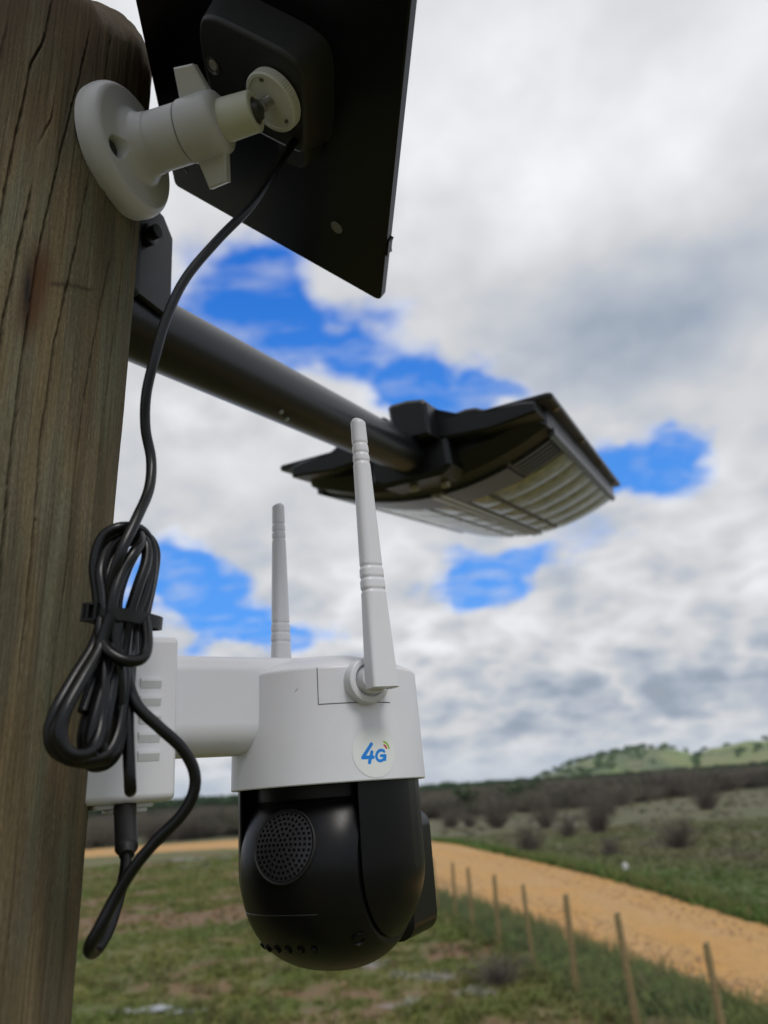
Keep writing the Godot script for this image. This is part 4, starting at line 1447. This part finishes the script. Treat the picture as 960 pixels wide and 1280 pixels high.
# ---------------------------------------------------------------- power cable of the panel
const CABLE := {
	"main": [Vector3(-0.0285, 2.8370, -0.3167), Vector3(-0.0390, 2.8111, -0.3075), Vector3(-0.0523, 2.7789, -0.3015), Vector3(-0.0694, 2.7534, -0.2970), Vector3(-0.0833, 2.7299, -0.2934), Vector3(-0.0912, 2.7080, -0.2921), Vector3(-0.0958, 2.6892, -0.2927), Vector3(-0.1000, 2.6722, -0.2955), Vector3(-0.1011, 2.6575, -0.2994), Vector3(-0.0990, 2.6432, -0.3022), Vector3(-0.0982, 2.6277, -0.2982), Vector3(-0.1000, 2.6110, -0.2892), Vector3(-0.1032, 2.5967, -0.2838), Vector3(-0.1067, 2.5852, -0.2847), Vector3(-0.1089, 2.5745, -0.2881), Vector3(-0.1088, 2.5631, -0.2903), Vector3(-0.1065, 2.5479, -0.2911), Vector3(-0.1041, 2.5330, -0.2899), Vector3(-0.1049, 2.5230, -0.2885)],
	"loop1": [Vector3(-0.1124, 2.5666, -0.2911), Vector3(-0.1142, 2.5809, -0.2904), Vector3(-0.1159, 2.5938, -0.2897), Vector3(-0.1137, 2.6050, -0.2905), Vector3(-0.1071, 2.6098, -0.2930), Vector3(-0.1013, 2.6104, -0.3014), Vector3(-0.0986, 2.6027, -0.3065), Vector3(-0.0991, 2.5888, -0.3064), Vector3(-0.1018, 2.5737, -0.3055), Vector3(-0.1025, 2.5606, -0.3052)],
	"loop2": [Vector3(-0.1079, 2.5649, -0.2842), Vector3(-0.1101, 2.5793, -0.2855), Vector3(-0.1122, 2.5904, -0.2869), Vector3(-0.1115, 2.6024, -0.2936), Vector3(-0.1072, 2.6088, -0.2994), Vector3(-0.0993, 2.6049, -0.2979), Vector3(-0.0975, 2.5961, -0.2964), Vector3(-0.0997, 2.5838, -0.2935), Vector3(-0.1026, 2.5709, -0.2925), Vector3(-0.1038, 2.5588, -0.2942), Vector3(-0.1026, 2.5421, -0.2947), Vector3(-0.1027, 2.5258, -0.2904)],
	"loop3": [Vector3(-0.1081, 2.5643, -0.2969), Vector3(-0.1093, 2.5809, -0.2986), Vector3(-0.1073, 2.5942, -0.3015), Vector3(-0.1048, 2.6046, -0.3066), Vector3(-0.1031, 2.6117, -0.3135), Vector3(-0.1004, 2.6059, -0.3165), Vector3(-0.1004, 2.5938, -0.3144), Vector3(-0.1014, 2.5779, -0.3098), Vector3(-0.1022, 2.5659, -0.3075)],
	"loop4": [Vector3(-0.1023, 2.5385, -0.2884), Vector3(-0.1028, 2.5514, -0.2861), Vector3(-0.1052, 2.5647, -0.2842), Vector3(-0.1053, 2.5762, -0.2830), Vector3(-0.1035, 2.5882, -0.2858), Vector3(-0.1001, 2.5974, -0.2892), Vector3(-0.0998, 2.6042, -0.2956), Vector3(-0.1044, 2.6111, -0.3025), Vector3(-0.1117, 2.6108, -0.3042), Vector3(-0.1153, 2.6022, -0.3006), Vector3(-0.1161, 2.5874, -0.2961), Vector3(-0.1121, 2.5686, -0.2933), Vector3(-0.1107, 2.5502, -0.2842), Vector3(-0.1121, 2.5353, -0.2783)],
	"low1": [Vector3(-0.1114, 2.5725, -0.2893), Vector3(-0.1128, 2.5612, -0.2866), Vector3(-0.1165, 2.5475, -0.2786), Vector3(-0.1196, 2.5359, -0.2730), Vector3(-0.1209, 2.5278, -0.2724), Vector3(-0.1187, 2.5219, -0.2734), Vector3(-0.1126, 2.5185, -0.2781), Vector3(-0.1067, 2.5194, -0.2847), Vector3(-0.1033, 2.5272, -0.2902), Vector3(-0.1033, 2.5419, -0.2923), Vector3(-0.1055, 2.5588, -0.2936), Vector3(-0.1066, 2.5730, -0.2932)],
	"low2": [Vector3(-0.1077, 2.5711, -0.2843), Vector3(-0.1078, 2.5587, -0.2800), Vector3(-0.1105, 2.5462, -0.2724), Vector3(-0.1132, 2.5356, -0.2670), Vector3(-0.1141, 2.5276, -0.2655), Vector3(-0.1124, 2.5221, -0.2662), Vector3(-0.1085, 2.5199, -0.2689), Vector3(-0.1059, 2.5231, -0.2743), Vector3(-0.1055, 2.5321, -0.2787), Vector3(-0.1061, 2.5450, -0.2806), Vector3(-0.1075, 2.5587, -0.2833), Vector3(-0.1078, 2.5715, -0.2864)],
	"low3": [Vector3(-0.1097, 2.5739, -0.2964), Vector3(-0.1100, 2.5593, -0.2941), Vector3(-0.1114, 2.5442, -0.2871), Vector3(-0.1124, 2.5329, -0.2824), Vector3(-0.1130, 2.5246, -0.2822), Vector3(-0.1110, 2.5178, -0.2841), Vector3(-0.1070, 2.5177, -0.2888), Vector3(-0.1045, 2.5233, -0.2940), Vector3(-0.1035, 2.5364, -0.2964), Vector3(-0.1047, 2.5549, -0.2982), Vector3(-0.1057, 2.5739, -0.2978)],
	"low4": [Vector3(-0.1036, 2.5720, -0.2900), Vector3(-0.1040, 2.5586, -0.2878), Vector3(-0.1045, 2.5439, -0.2844), Vector3(-0.1049, 2.5309, -0.2811), Vector3(-0.1056, 2.5240, -0.2808), Vector3(-0.1042, 2.5197, -0.2824), Vector3(-0.1020, 2.5224, -0.2853), Vector3(-0.1018, 2.5327, -0.2886), Vector3(-0.1026, 2.5475, -0.2904), Vector3(-0.1033, 2.5730, -0.2944)],
	"low5": [Vector3(-0.1052, 2.5701, -0.2810), Vector3(-0.1087, 2.5567, -0.2796), Vector3(-0.1122, 2.5436, -0.2728), Vector3(-0.1156, 2.5333, -0.2692), Vector3(-0.1178, 2.5256, -0.2694), Vector3(-0.1141, 2.5194, -0.2720), Vector3(-0.1085, 2.5187, -0.2775), Vector3(-0.1038, 2.5213, -0.2825), Vector3(-0.1020, 2.5312, -0.2874), Vector3(-0.1021, 2.5475, -0.2906), Vector3(-0.1038, 2.5627, -0.2900), Vector3(-0.1051, 2.5716, -0.2874)],
	"low6": [Vector3(-0.1034, 2.5711, -0.2859), Vector3(-0.1051, 2.5572, -0.2842), Vector3(-0.1065, 2.5436, -0.2805), Vector3(-0.1078, 2.5307, -0.2767), Vector3(-0.1084, 2.5226, -0.2765), Vector3(-0.1068, 2.5192, -0.2803), Vector3(-0.1047, 2.5198, -0.2854), Vector3(-0.1030, 2.5285, -0.2882), Vector3(-0.1029, 2.5444, -0.2892), Vector3(-0.1025, 2.5596, -0.2904), Vector3(-0.1013, 2.5716, -0.2887)],
	"loop5": [Vector3(-0.1050, 2.5631, -0.2917), Vector3(-0.1101, 2.5761, -0.2919), Vector3(-0.1120, 2.5896, -0.2934), Vector3(-0.1104, 2.6010, -0.2982), Vector3(-0.1067, 2.6074, -0.3038), Vector3(-0.1011, 2.6048, -0.3057), Vector3(-0.0990, 2.5974, -0.3064), Vector3(-0.1004, 2.5848, -0.3038), Vector3(-0.1029, 2.5727, -0.3009), Vector3(-0.1029, 2.5583, -0.3009)],
	"front": [Vector3(-0.1105, 2.5715, -0.2853), Vector3(-0.1087, 2.5630, -0.2818), Vector3(-0.1041, 2.5562, -0.2792), Vector3(-0.0982, 2.5528, -0.2803), Vector3(-0.0941, 2.5541, -0.2849), Vector3(-0.0936, 2.5602, -0.2892), Vector3(-0.0973, 2.5730, -0.2964)],
	"edge": [Vector3(-0.1042, 2.5748, -0.3026), Vector3(-0.1030, 2.5549, -0.2987), Vector3(-0.1011, 2.5359, -0.2930), Vector3(-0.0995, 2.5186, -0.2915), Vector3(-0.0990, 2.5095, -0.2927), Vector3(-0.1012, 2.5083, -0.2994), Vector3(-0.1035, 2.5122, -0.3049), Vector3(-0.1062, 2.5347, -0.3082), Vector3(-0.1060, 2.5566, -0.3083)],
	"tail": [Vector3(-0.1027, 2.5588, -0.2946), Vector3(-0.1016, 2.5478, -0.2929), Vector3(-0.0974, 2.5379, -0.2922), Vector3(-0.0900, 2.5300, -0.2946), Vector3(-0.0826, 2.5223, -0.2988), Vector3(-0.0785, 2.5141, -0.3020), Vector3(-0.0786, 2.5062, -0.3030), Vector3(-0.0832, 2.4982, -0.3028), Vector3(-0.0917, 2.4906, -0.3024), Vector3(-0.0995, 2.4821, -0.3020), Vector3(-0.1059, 2.4726, -0.3020), Vector3(-0.1105, 2.4635, -0.3003), Vector3(-0.1139, 2.4576, -0.3012), Vector3(-0.1151, 2.4549, -0.3093), Vector3(-0.1133, 2.4598, -0.3163), Vector3(-0.1127, 2.4699, -0.3250), Vector3(-0.1135, 2.4793, -0.3332), Vector3(-0.1152, 2.4873, -0.3390)],
}

func make_cables() -> void:
	var pvc := dull(mat(Color(0.0035, 0.0036, 0.0042), 0.33, noise_tex(256, 0.05, 3, 0.8, 1.0, 91), 20.0), 0.42)
	var o := thing("power_cable", "black power cable hanging from the solar panel in a tied coil", "cable", CABLE.main[0])
	for k in CABLE:
		var pts := []
		for p in CABLE[k]:
			pts.append(p - CABLE.main[0])
		var b := MB.new()
		tube(b, spline(pts, 7), 0.00222, 14)
		part("hanging_lead" if k == "main" else "plug_lead" if k == "tail" else "cable_loop", b, pvc, o)
	# plug into the wall box of the camera
	var end: Vector3 = CABLE.tail[-1] - CABLE.main[0]
	var top := Vector3(-0.1225, 2.5040, -0.3560) - CABLE.main[0]
	var f := frame(top - end)
	var len := (top - end).length()
	var b := MB.new()
	lathe(b, [Vector2(0, -0.004), Vector2(0.0030, -0.004), Vector2(0.0036, -0.001), Vector2(0.0046, 0.0), Vector2(0.0048, len - 0.001), Vector2(0.0044, len), Vector2(0, len)], Transform3D(f, end), 28)
	part("plug", b, mat(Color(0.010, 0.010, 0.010), 0.5), o)
	# tie round the coil
	var tie := dull(mat(Color(0.006, 0.006, 0.006), 0.42), 0.4)
	var c := Vector3(-0.1050, 2.5722, -0.2975)
	var t := thing("cable_tie", "black plastic cable tie cinched round the coiled cable", "cable tie", c)
	var ax := Vector3(0.955, -0.10, 0.29).normalized()      # across the bundle, seen from the front
	var dn := Vector3(-0.12, 1.0, 0.0).normalized()
	var fr := ax.cross(dn).normalized()
	dn = fr.cross(ax).normalized()
	if fr.z < 0: fr = -fr
	b = MB.new()
	var rows := []
	for q in [[-0.0024, 0.0], [-0.0024, 0.0011], [0.0024, 0.0011], [0.0024, 0.0], [-0.0024, 0.0]]:
		var r := PackedVector3Array()
		for k in 72:
			var a := TAU * k / 72.0
			var ca := signf(cos(a)) * pow(absf(cos(a)), 0.6)
			var sa := signf(sin(a)) * pow(absf(sin(a)), 0.6)
			r.append(ax * ca * (0.0090 + q[1]) + fr * sa * (0.0146 + q[1]) + dn * q[0])
		rows.append(r)
	for k in 4:
		b.sheet(rows.slice(k, k + 2), true)
	part("band", b, tie, t)
	b = MB.new()
	var hf := Transform3D(Basis(ax, dn, ax.cross(dn)), ax * -0.0046 + fr * 0.0150 + dn * 0.0008)
	for q in [[0.0, 0.0030, 0.0068, 0.0012], [0.0, -0.0030, 0.0068, 0.0012], [-0.0028, 0.0, 0.0012, 0.0072], [0.0028, 0.0, 0.0012, 0.0072], [-0.0008, 0.0, 0.0013, 0.0056]]:
		rbox(b, Vector3(q[2], q[3], 0.0044), 0.0004, 0.0003, hf * Transform3D(Basis(), Vector3(q[0], q[1], 0)))
	part("tie_head", b, tie, t)

# ---------------------------------------------------------------- fence
const POSTS := [Vector3(2.47, 1.13, -7.50), Vector3(2.24, 1.12, -9.45), Vector3(1.92, 1.15, -11.01), Vector3(1.65, 1.12, -12.65), Vector3(1.36, 1.12, -14.33), Vector3(1.06, 1.12, -15.92), Vector3(0.83, 1.10, -17.60), Vector3(0.54, 1.10, -19.0), Vector3(0.16, 1.12, -20.8), Vector3(-0.25, 1.12, -22.6)]

func make_fence() -> void:
	var wood := mat(Color(0.42, 0.31, 0.14), 0.9, noise_tex(256, 0.04, 4, 0.55, 1.0, 33), 3.0, 2.0)
	var o := thing("fence", "low roadside fence of slim round timber posts with green wire mesh", "fence", Vector3(0.8, 0, -15))
	var rng := RandomNumberGenerator.new()
	rng.seed = 8
	var tops := []
	for p in POSTS:
		var b := MB.new()
		var lean := Vector3(rng.randf_range(-0.05, 0.05), 0, rng.randf_range(-0.05, 0.05))
		var rows := []
		var r0 := rng.randf_range(0.033, 0.046)
		for k in 12:
			var t := k / 11.0
			var r := PackedVector3Array()
			for j in 12:
				var a := TAU * j / 12
				var rr := r0 * (1.0 + 0.10 * gf.get_noise_2d(j * 3.0, t * 4.0 + p.x * 9.0)) * (1.0 - 0.12 * t)
				if k == 11: rr *= 0.85
				r.append(Vector3(cos(a) * rr, -0.15 + (p.y + 0.15) * t + (0.012 * cos(a) if k == 11 else 0.0), sin(a) * rr) + lean * t)
			rows.append(r)
		b.loft(rows, true, [10])
		var q := part("fence_post", b, wood, o)
		q.position = Vector3(p.x, 0, p.z) - o.position
	# wire mesh on the road side of the posts
	var b := MB.new()
	for i in POSTS.size() - 1:
		var p: Vector3 = Vector3(POSTS[i].x + 0.045, 0, POSTS[i].z) - o.position
		var q: Vector3 = Vector3(POSTS[i + 1].x + 0.045, 0, POSTS[i + 1].z) - o.position
		var n := int(p.distance_to(q) / 0.075)
		for k in n:
			var s := p.lerp(q, float(k) / n)
			tube(b, PackedVector3Array([s + Vector3(0, 0.0, 0), s + Vector3(0, 0.72, 0)]), 0.0019, 3)
		for k in 10:
			var y := 0.06 + 0.075 * k
			tube(b, PackedVector3Array([p + Vector3(0, y, 0), q + Vector3(0, y, 0)]), 0.0019, 3)
		tube(b, PackedVector3Array([p + Vector3(0, 0.98, 0), (p + q) / 2 + Vector3(0, 0.965, 0), q + Vector3(0, 0.98, 0)]), 0.0016, 3)
	part("wire_mesh", b, mat(Color(0.055, 0.115, 0.075), 0.6), o, true, "stuff")

# ---------------------------------------------------------------- shrubs, grass, small things
func make_plants() -> void:
	var rng := RandomNumberGenerator.new()
	rng.seed = 41
	var sm := vmat(0.95)
	var meshes := [bare_shrub_mesh(5), bare_shrub_mesh(6), bare_shrub_mesh(7)]
	# x, z, height, width, label
	var list := [[9.7, -42.3, 2.2, 0.95, "tall brown leafless shrub in the middle of the far field"], [9.6, -30.0, 1.25, 1.2, "dense round brown shrub on the near right of the far field"], [20.8, -57.6, 2.4, 1.0, "leafless shrub in front of the thicket towards the right edge"],
		[4.7, -33.0, 1.35, 0.9, "grey leafless shrub close to the far verge of the road"], [5.8, -54.0, 2.1, 1.1, "wide leafless shrub far out left in the field"], [7.05, -29.6, 0.75, 1.2, "small dark shrub between the verge and the dense round shrub"], [7.6, -39.9, 1.35, 0.9, "slim leafless shrub left of the tall brown one"],
		[8.2, -49.7, 1.9, 0.95, "leafless shrub standing behind the slim one in the field"], [15.0, -62.0, 1.7, 1.0, "shrub near the thicket behind the tall brown one"], [3.1, -60.0, 1.5, 1.3, "low wide shrub near the bend of the road"], [10.5, -17.6, 1.7, 1.0, "leafless shrub cut off by the right edge of the picture"], [4.4, -58.5, 1.4, 1.1, "low shrub beside the wide one far out in the field"]]
	for i in list.size():
		var q: Array = list[i]
		var o := MeshInstance3D.new()
		o.name = numbered("bare_shrub")
		o.mesh = meshes[i % 3]
		o.material_override = sm
		o.transform = spot(q[0], -0.05, q[1], Vector3(q[3], 1, q[3]) * q[2], rng)
		tag(o, q[4], "shrub", "leafless shrubs in the field across the road")
		add_child(o, true)
	var dead := MeshInstance3D.new()
	dead.name = "dead_bush"
	dead.mesh = bare_shrub_mesh(15, 150)
	dead.material_override = sm
	dead.transform = spot(1.05, -0.05, -11.9, Vector3(1.25, 0.8, 1.25) * 0.62, rng)
	tag(dead, "low grey dead bush in the grass in front of the fence posts", "bush")
	add_child(dead)
	# two evergreen shrubs in the thicket
	var ev := tree_mesh(9)
	var tm := vmat(0.85)
	for q in [[5.5, -84.0, 3.4, "wide dark evergreen bush at the left of the thicket"], [10.6, -86.0, 3.2, "dark evergreen bush in the middle of the thicket"], [13.6, -95.0, 3.6, "dark evergreen bush behind the tall brown shrub"]]:
		var o := MeshInstance3D.new()
		o.name = numbered("evergreen_bush")
		o.mesh = ev
		o.material_override = tm
		o.transform = spot(q[0], -0.5, q[1], Vector3(1.5, 1, 1.5) * q[2], rng)
		tag(o, q[3], "bush", "evergreen bushes in the thicket")
		add_child(o, true)
	# white marker peg by the road
	var b := MB.new()
	lathe(b, [Vector2(0, 0), Vector2(0.07, 0), Vector2(0.065, 0.24), Vector2(0.05, 0.27), Vector2(0, 0.275)], Transform3D(Basis(Vector3.RIGHT, -PI / 2), Vector3.ZERO), 16)
	var peg := part("marker_stone", b, mat(Color(0.62, 0.62, 0.62), 0.7), self)
	peg.position = Vector3(5.95, 0, -23.6)
	tag(peg, "small white marker stone on the far verge of the road", "marker")
	# gravel and clods on the road and the bare soil
	b = MB.new()
	var stone := []
	for i in 4:
		var r := PackedVector3Array()
		var lat := [-0.9, -0.3, 0.45, 0.95]
		for k in 6:
			var a := TAU * k / 6 + i * 0.4
			var rr := sqrt(1.0 - lat[i] * lat[i]) * (0.8 + 0.4 * rng.randf())
			r.append(Vector3(cos(a) * rr, lat[i] * 0.6, sin(a) * rr))
		stone.append(r)
	b.tint = Color(1, 1, 1)
	b.loft(stone)
	var sw := []
	for k in 9000:
		var i := rng.randi_range(8, 200)
		var t := rng.randf()
		if rng.randf() < 0.5: t = 0.04 + 0.10 * rng.randfn()
		var p := near_line[i].lerp(far_line[i], t)
		var c := Color(0.50, 0.31, 0.15).lerp(Color(0.36, 0.24, 0.15), rng.randf()) * rng.randf_range(0.7, 1.25)
		var sz := 0.006 + 0.030 * pow(rng.randf(), 3.0)
		sw.append([spot(p.x, 0.0 if t > 0.05 else 0.02, p.y, Vector3(1, 1, 1) * sz, rng), c])
	for k in 2500:
		var dist := 8.0 + rng.randf() * 22.0
		var az := rng.randf_range(-26.0, 18.0)
		var x := sin(deg_to_rad(az)) * dist
		var z := -cos(deg_to_rad(az)) * dist
		var rd := road_at(Vector2(x, z))
		if rd[0] < 0.2: continue
		sw.append([spot(x, ground_y(x, z, rd[0]), z, Vector3(1.2, 0.8, 1.2) * (0.012 + 0.05 * pow(rng.randf(), 3.0)), rng), Color(0.20, 0.13, 0.08) * rng.randf_range(0.6, 1.4)])
	scatter("gravel", "loose gravel and clods of soil on the road and its edges", b.mesh(), vmat(0.95), sw)
	# tall weeds and dry stalks along the fence
	b = MB.new()
	for k in 14:
		var a := rng.randf() * TAU
		var l := rng.randf_range(0.55, 1.0)
		var base := Vector3(rng.randf_range(-0.2, 0.2), 0, rng.randf_range(-0.2, 0.2))
		var dir := Vector3(cos(a), 0, sin(a))
		b.tint = Color(1, 1, 1) * rng.randf_range(0.7, 1.3)
		tube(b, PackedVector3Array([base, base + dir * 0.10 * l + Vector3(0, 0.6 * l, 0), base + dir * 0.3 * l + Vector3(0, l, 0)]), 0.012, 3, 0.004)
		for q in 5:
			var f := rng.randf_range(0.35, 1.0)
			var at := base + dir * 0.3 * l * f * f + Vector3(0, l * f, 0)
			var side := Vector3(rng.randfn(), rng.randf_range(0.0, 0.8), rng.randfn()).normalized() * rng.randf_range(0.06, 0.14)
			var wd := side.cross(Vector3.UP).normalized() * 0.022
			b.quad(at, at + side * 0.5 - wd, at + side, at + side * 0.5 + wd)
	var weed := b.mesh(false)
	var ww := []
	for k in 2600:
		var i := rng.randi_range(10, 190)
		var far := rng.randf() < 0.35
		var l := far_line if far else near_line
		var o2 := (l[i] - (near_line[i] if far else far_line[i])).normalized()
		var p := l[i] + o2 * absf(rng.randfn()) * (0.5 if far else 0.75) + o2 * 0.02
		var c := Color(0.150, 0.190, 0.052).lerp(Color(0.27, 0.22, 0.10), rng.randf() * rng.randf()) * rng.randf_range(0.75, 1.3)
		ww.append([spot(p.x, -0.03, p.y, Vector3(0.8, 1, 0.8) * rng.randf_range(0.10, 0.34), rng), c])
	for k in 2200:
		var dist := 8.0 + pow(rng.randf(), 1.4) * 26.0
		var az := rng.randf_range(-26.0, 17.0)
		var x := sin(deg_to_rad(az)) * dist
		var z := -cos(deg_to_rad(az)) * dist
		var rd := road_at(Vector2(x, z))
		if not rd[1] or rd[0] < 0.3 or gn.get_noise_2d(x * 1.1 + 60, z * 1.1) < 0.02: continue
		var c := Color(0.120, 0.155, 0.034).lerp(Color(0.22, 0.17, 0.07), pow(rng.randf(), 1.5)) * rng.randf_range(0.5, 1.3)
		ww.append([spot(x, ground_y(x, z, rd[0]) - 0.02, z, Vector3(1.3, 1, 1.3) * rng.randf_range(0.08, 0.24), rng), c])
	scatter("weeds", "knee high weeds and dry stalks along the edges of the road", weed, vmat(0.9), ww)
	# grass
	b = MB.new()
	for k in 9:
		var a := rng.randf() * TAU
		var l := rng.randf_range(0.5, 1.0)
		var base := Vector3(rng.randf_range(-0.35, 0.35), 0, rng.randf_range(-0.35, 0.35))
		var dir := Vector3(cos(a), 0, sin(a))
		var w := Vector3(-dir.z, 0, dir.x) * 0.045
		var g := rng.randf_range(0.75, 1.2)
		b.tint = Color(g, g, g)
		var mid := base + dir * 0.16 * l + Vector3(0, 0.65 * l, 0)
		var tip := base + dir * 0.5 * l + Vector3(0, l, 0)
		b.quad(base - w, base + w, mid + w * 0.8, mid - w * 0.8)
		b.tri(mid - w * 0.8, mid + w * 0.8, tip)
	var blades := b.mesh(false)
	var gm2 := vmat(0.8)
	gm2.backlight_enabled = true
	gm2.backlight = Color(0.25, 0.3, 0.08)
	var w := []
	var tries := 0
	while w.size() < 95000 and tries < 260000:
		tries += 1
		var dist := 4.5 + pow(rng.randf(), 1.5) * 43.0
		var az := rng.randf_range(-50.0, 44.0)
		var x := sin(deg_to_rad(az)) * dist
		var z := -cos(deg_to_rad(az)) * dist
		var rd := road_at(Vector2(x, z))
		var d: float = rd[0]
		if d < 0.04: continue
		var lush := 0.0
		if rd[1]:
			lush = smoothstep(2.2, 0.3, d)
			if 0.8 * gn.get_noise_2d(x * 0.9 + 40, z * 0.8 - 13) + patch(x, z) + 0.3 * gf.get_noise_2d(x, z) > 0.19 and rng.randf() > 0.12: continue
			if gf.get_noise_2d(x * 0.7 + 9, z * 0.7) + lush * 0.5 < -0.12 and rng.randf() > 0.25: continue
		else:
			lush = smoothstep(1.2, 0.2, d)
			if lush < 0.2 and rng.randf() > 0.5: continue
		var s := rng.randf_range(0.05, 0.11) * (1.0 + 0.9 * lush)
		if dist > 22.0: s *= 1.35
		var c := field_color(x, z)
		var g := rng.randf_range(0.75, 1.25)
		w.append([spot(x, ground_y(x, z, d) - 0.005, z, Vector3(1.3, 1, 1.3) * s, rng), Color(c.r * g, c.g * g * 1.12, c.b * g)])
	scatter("grass", "short tufted grass growing over the veld", blades, gm2, w)
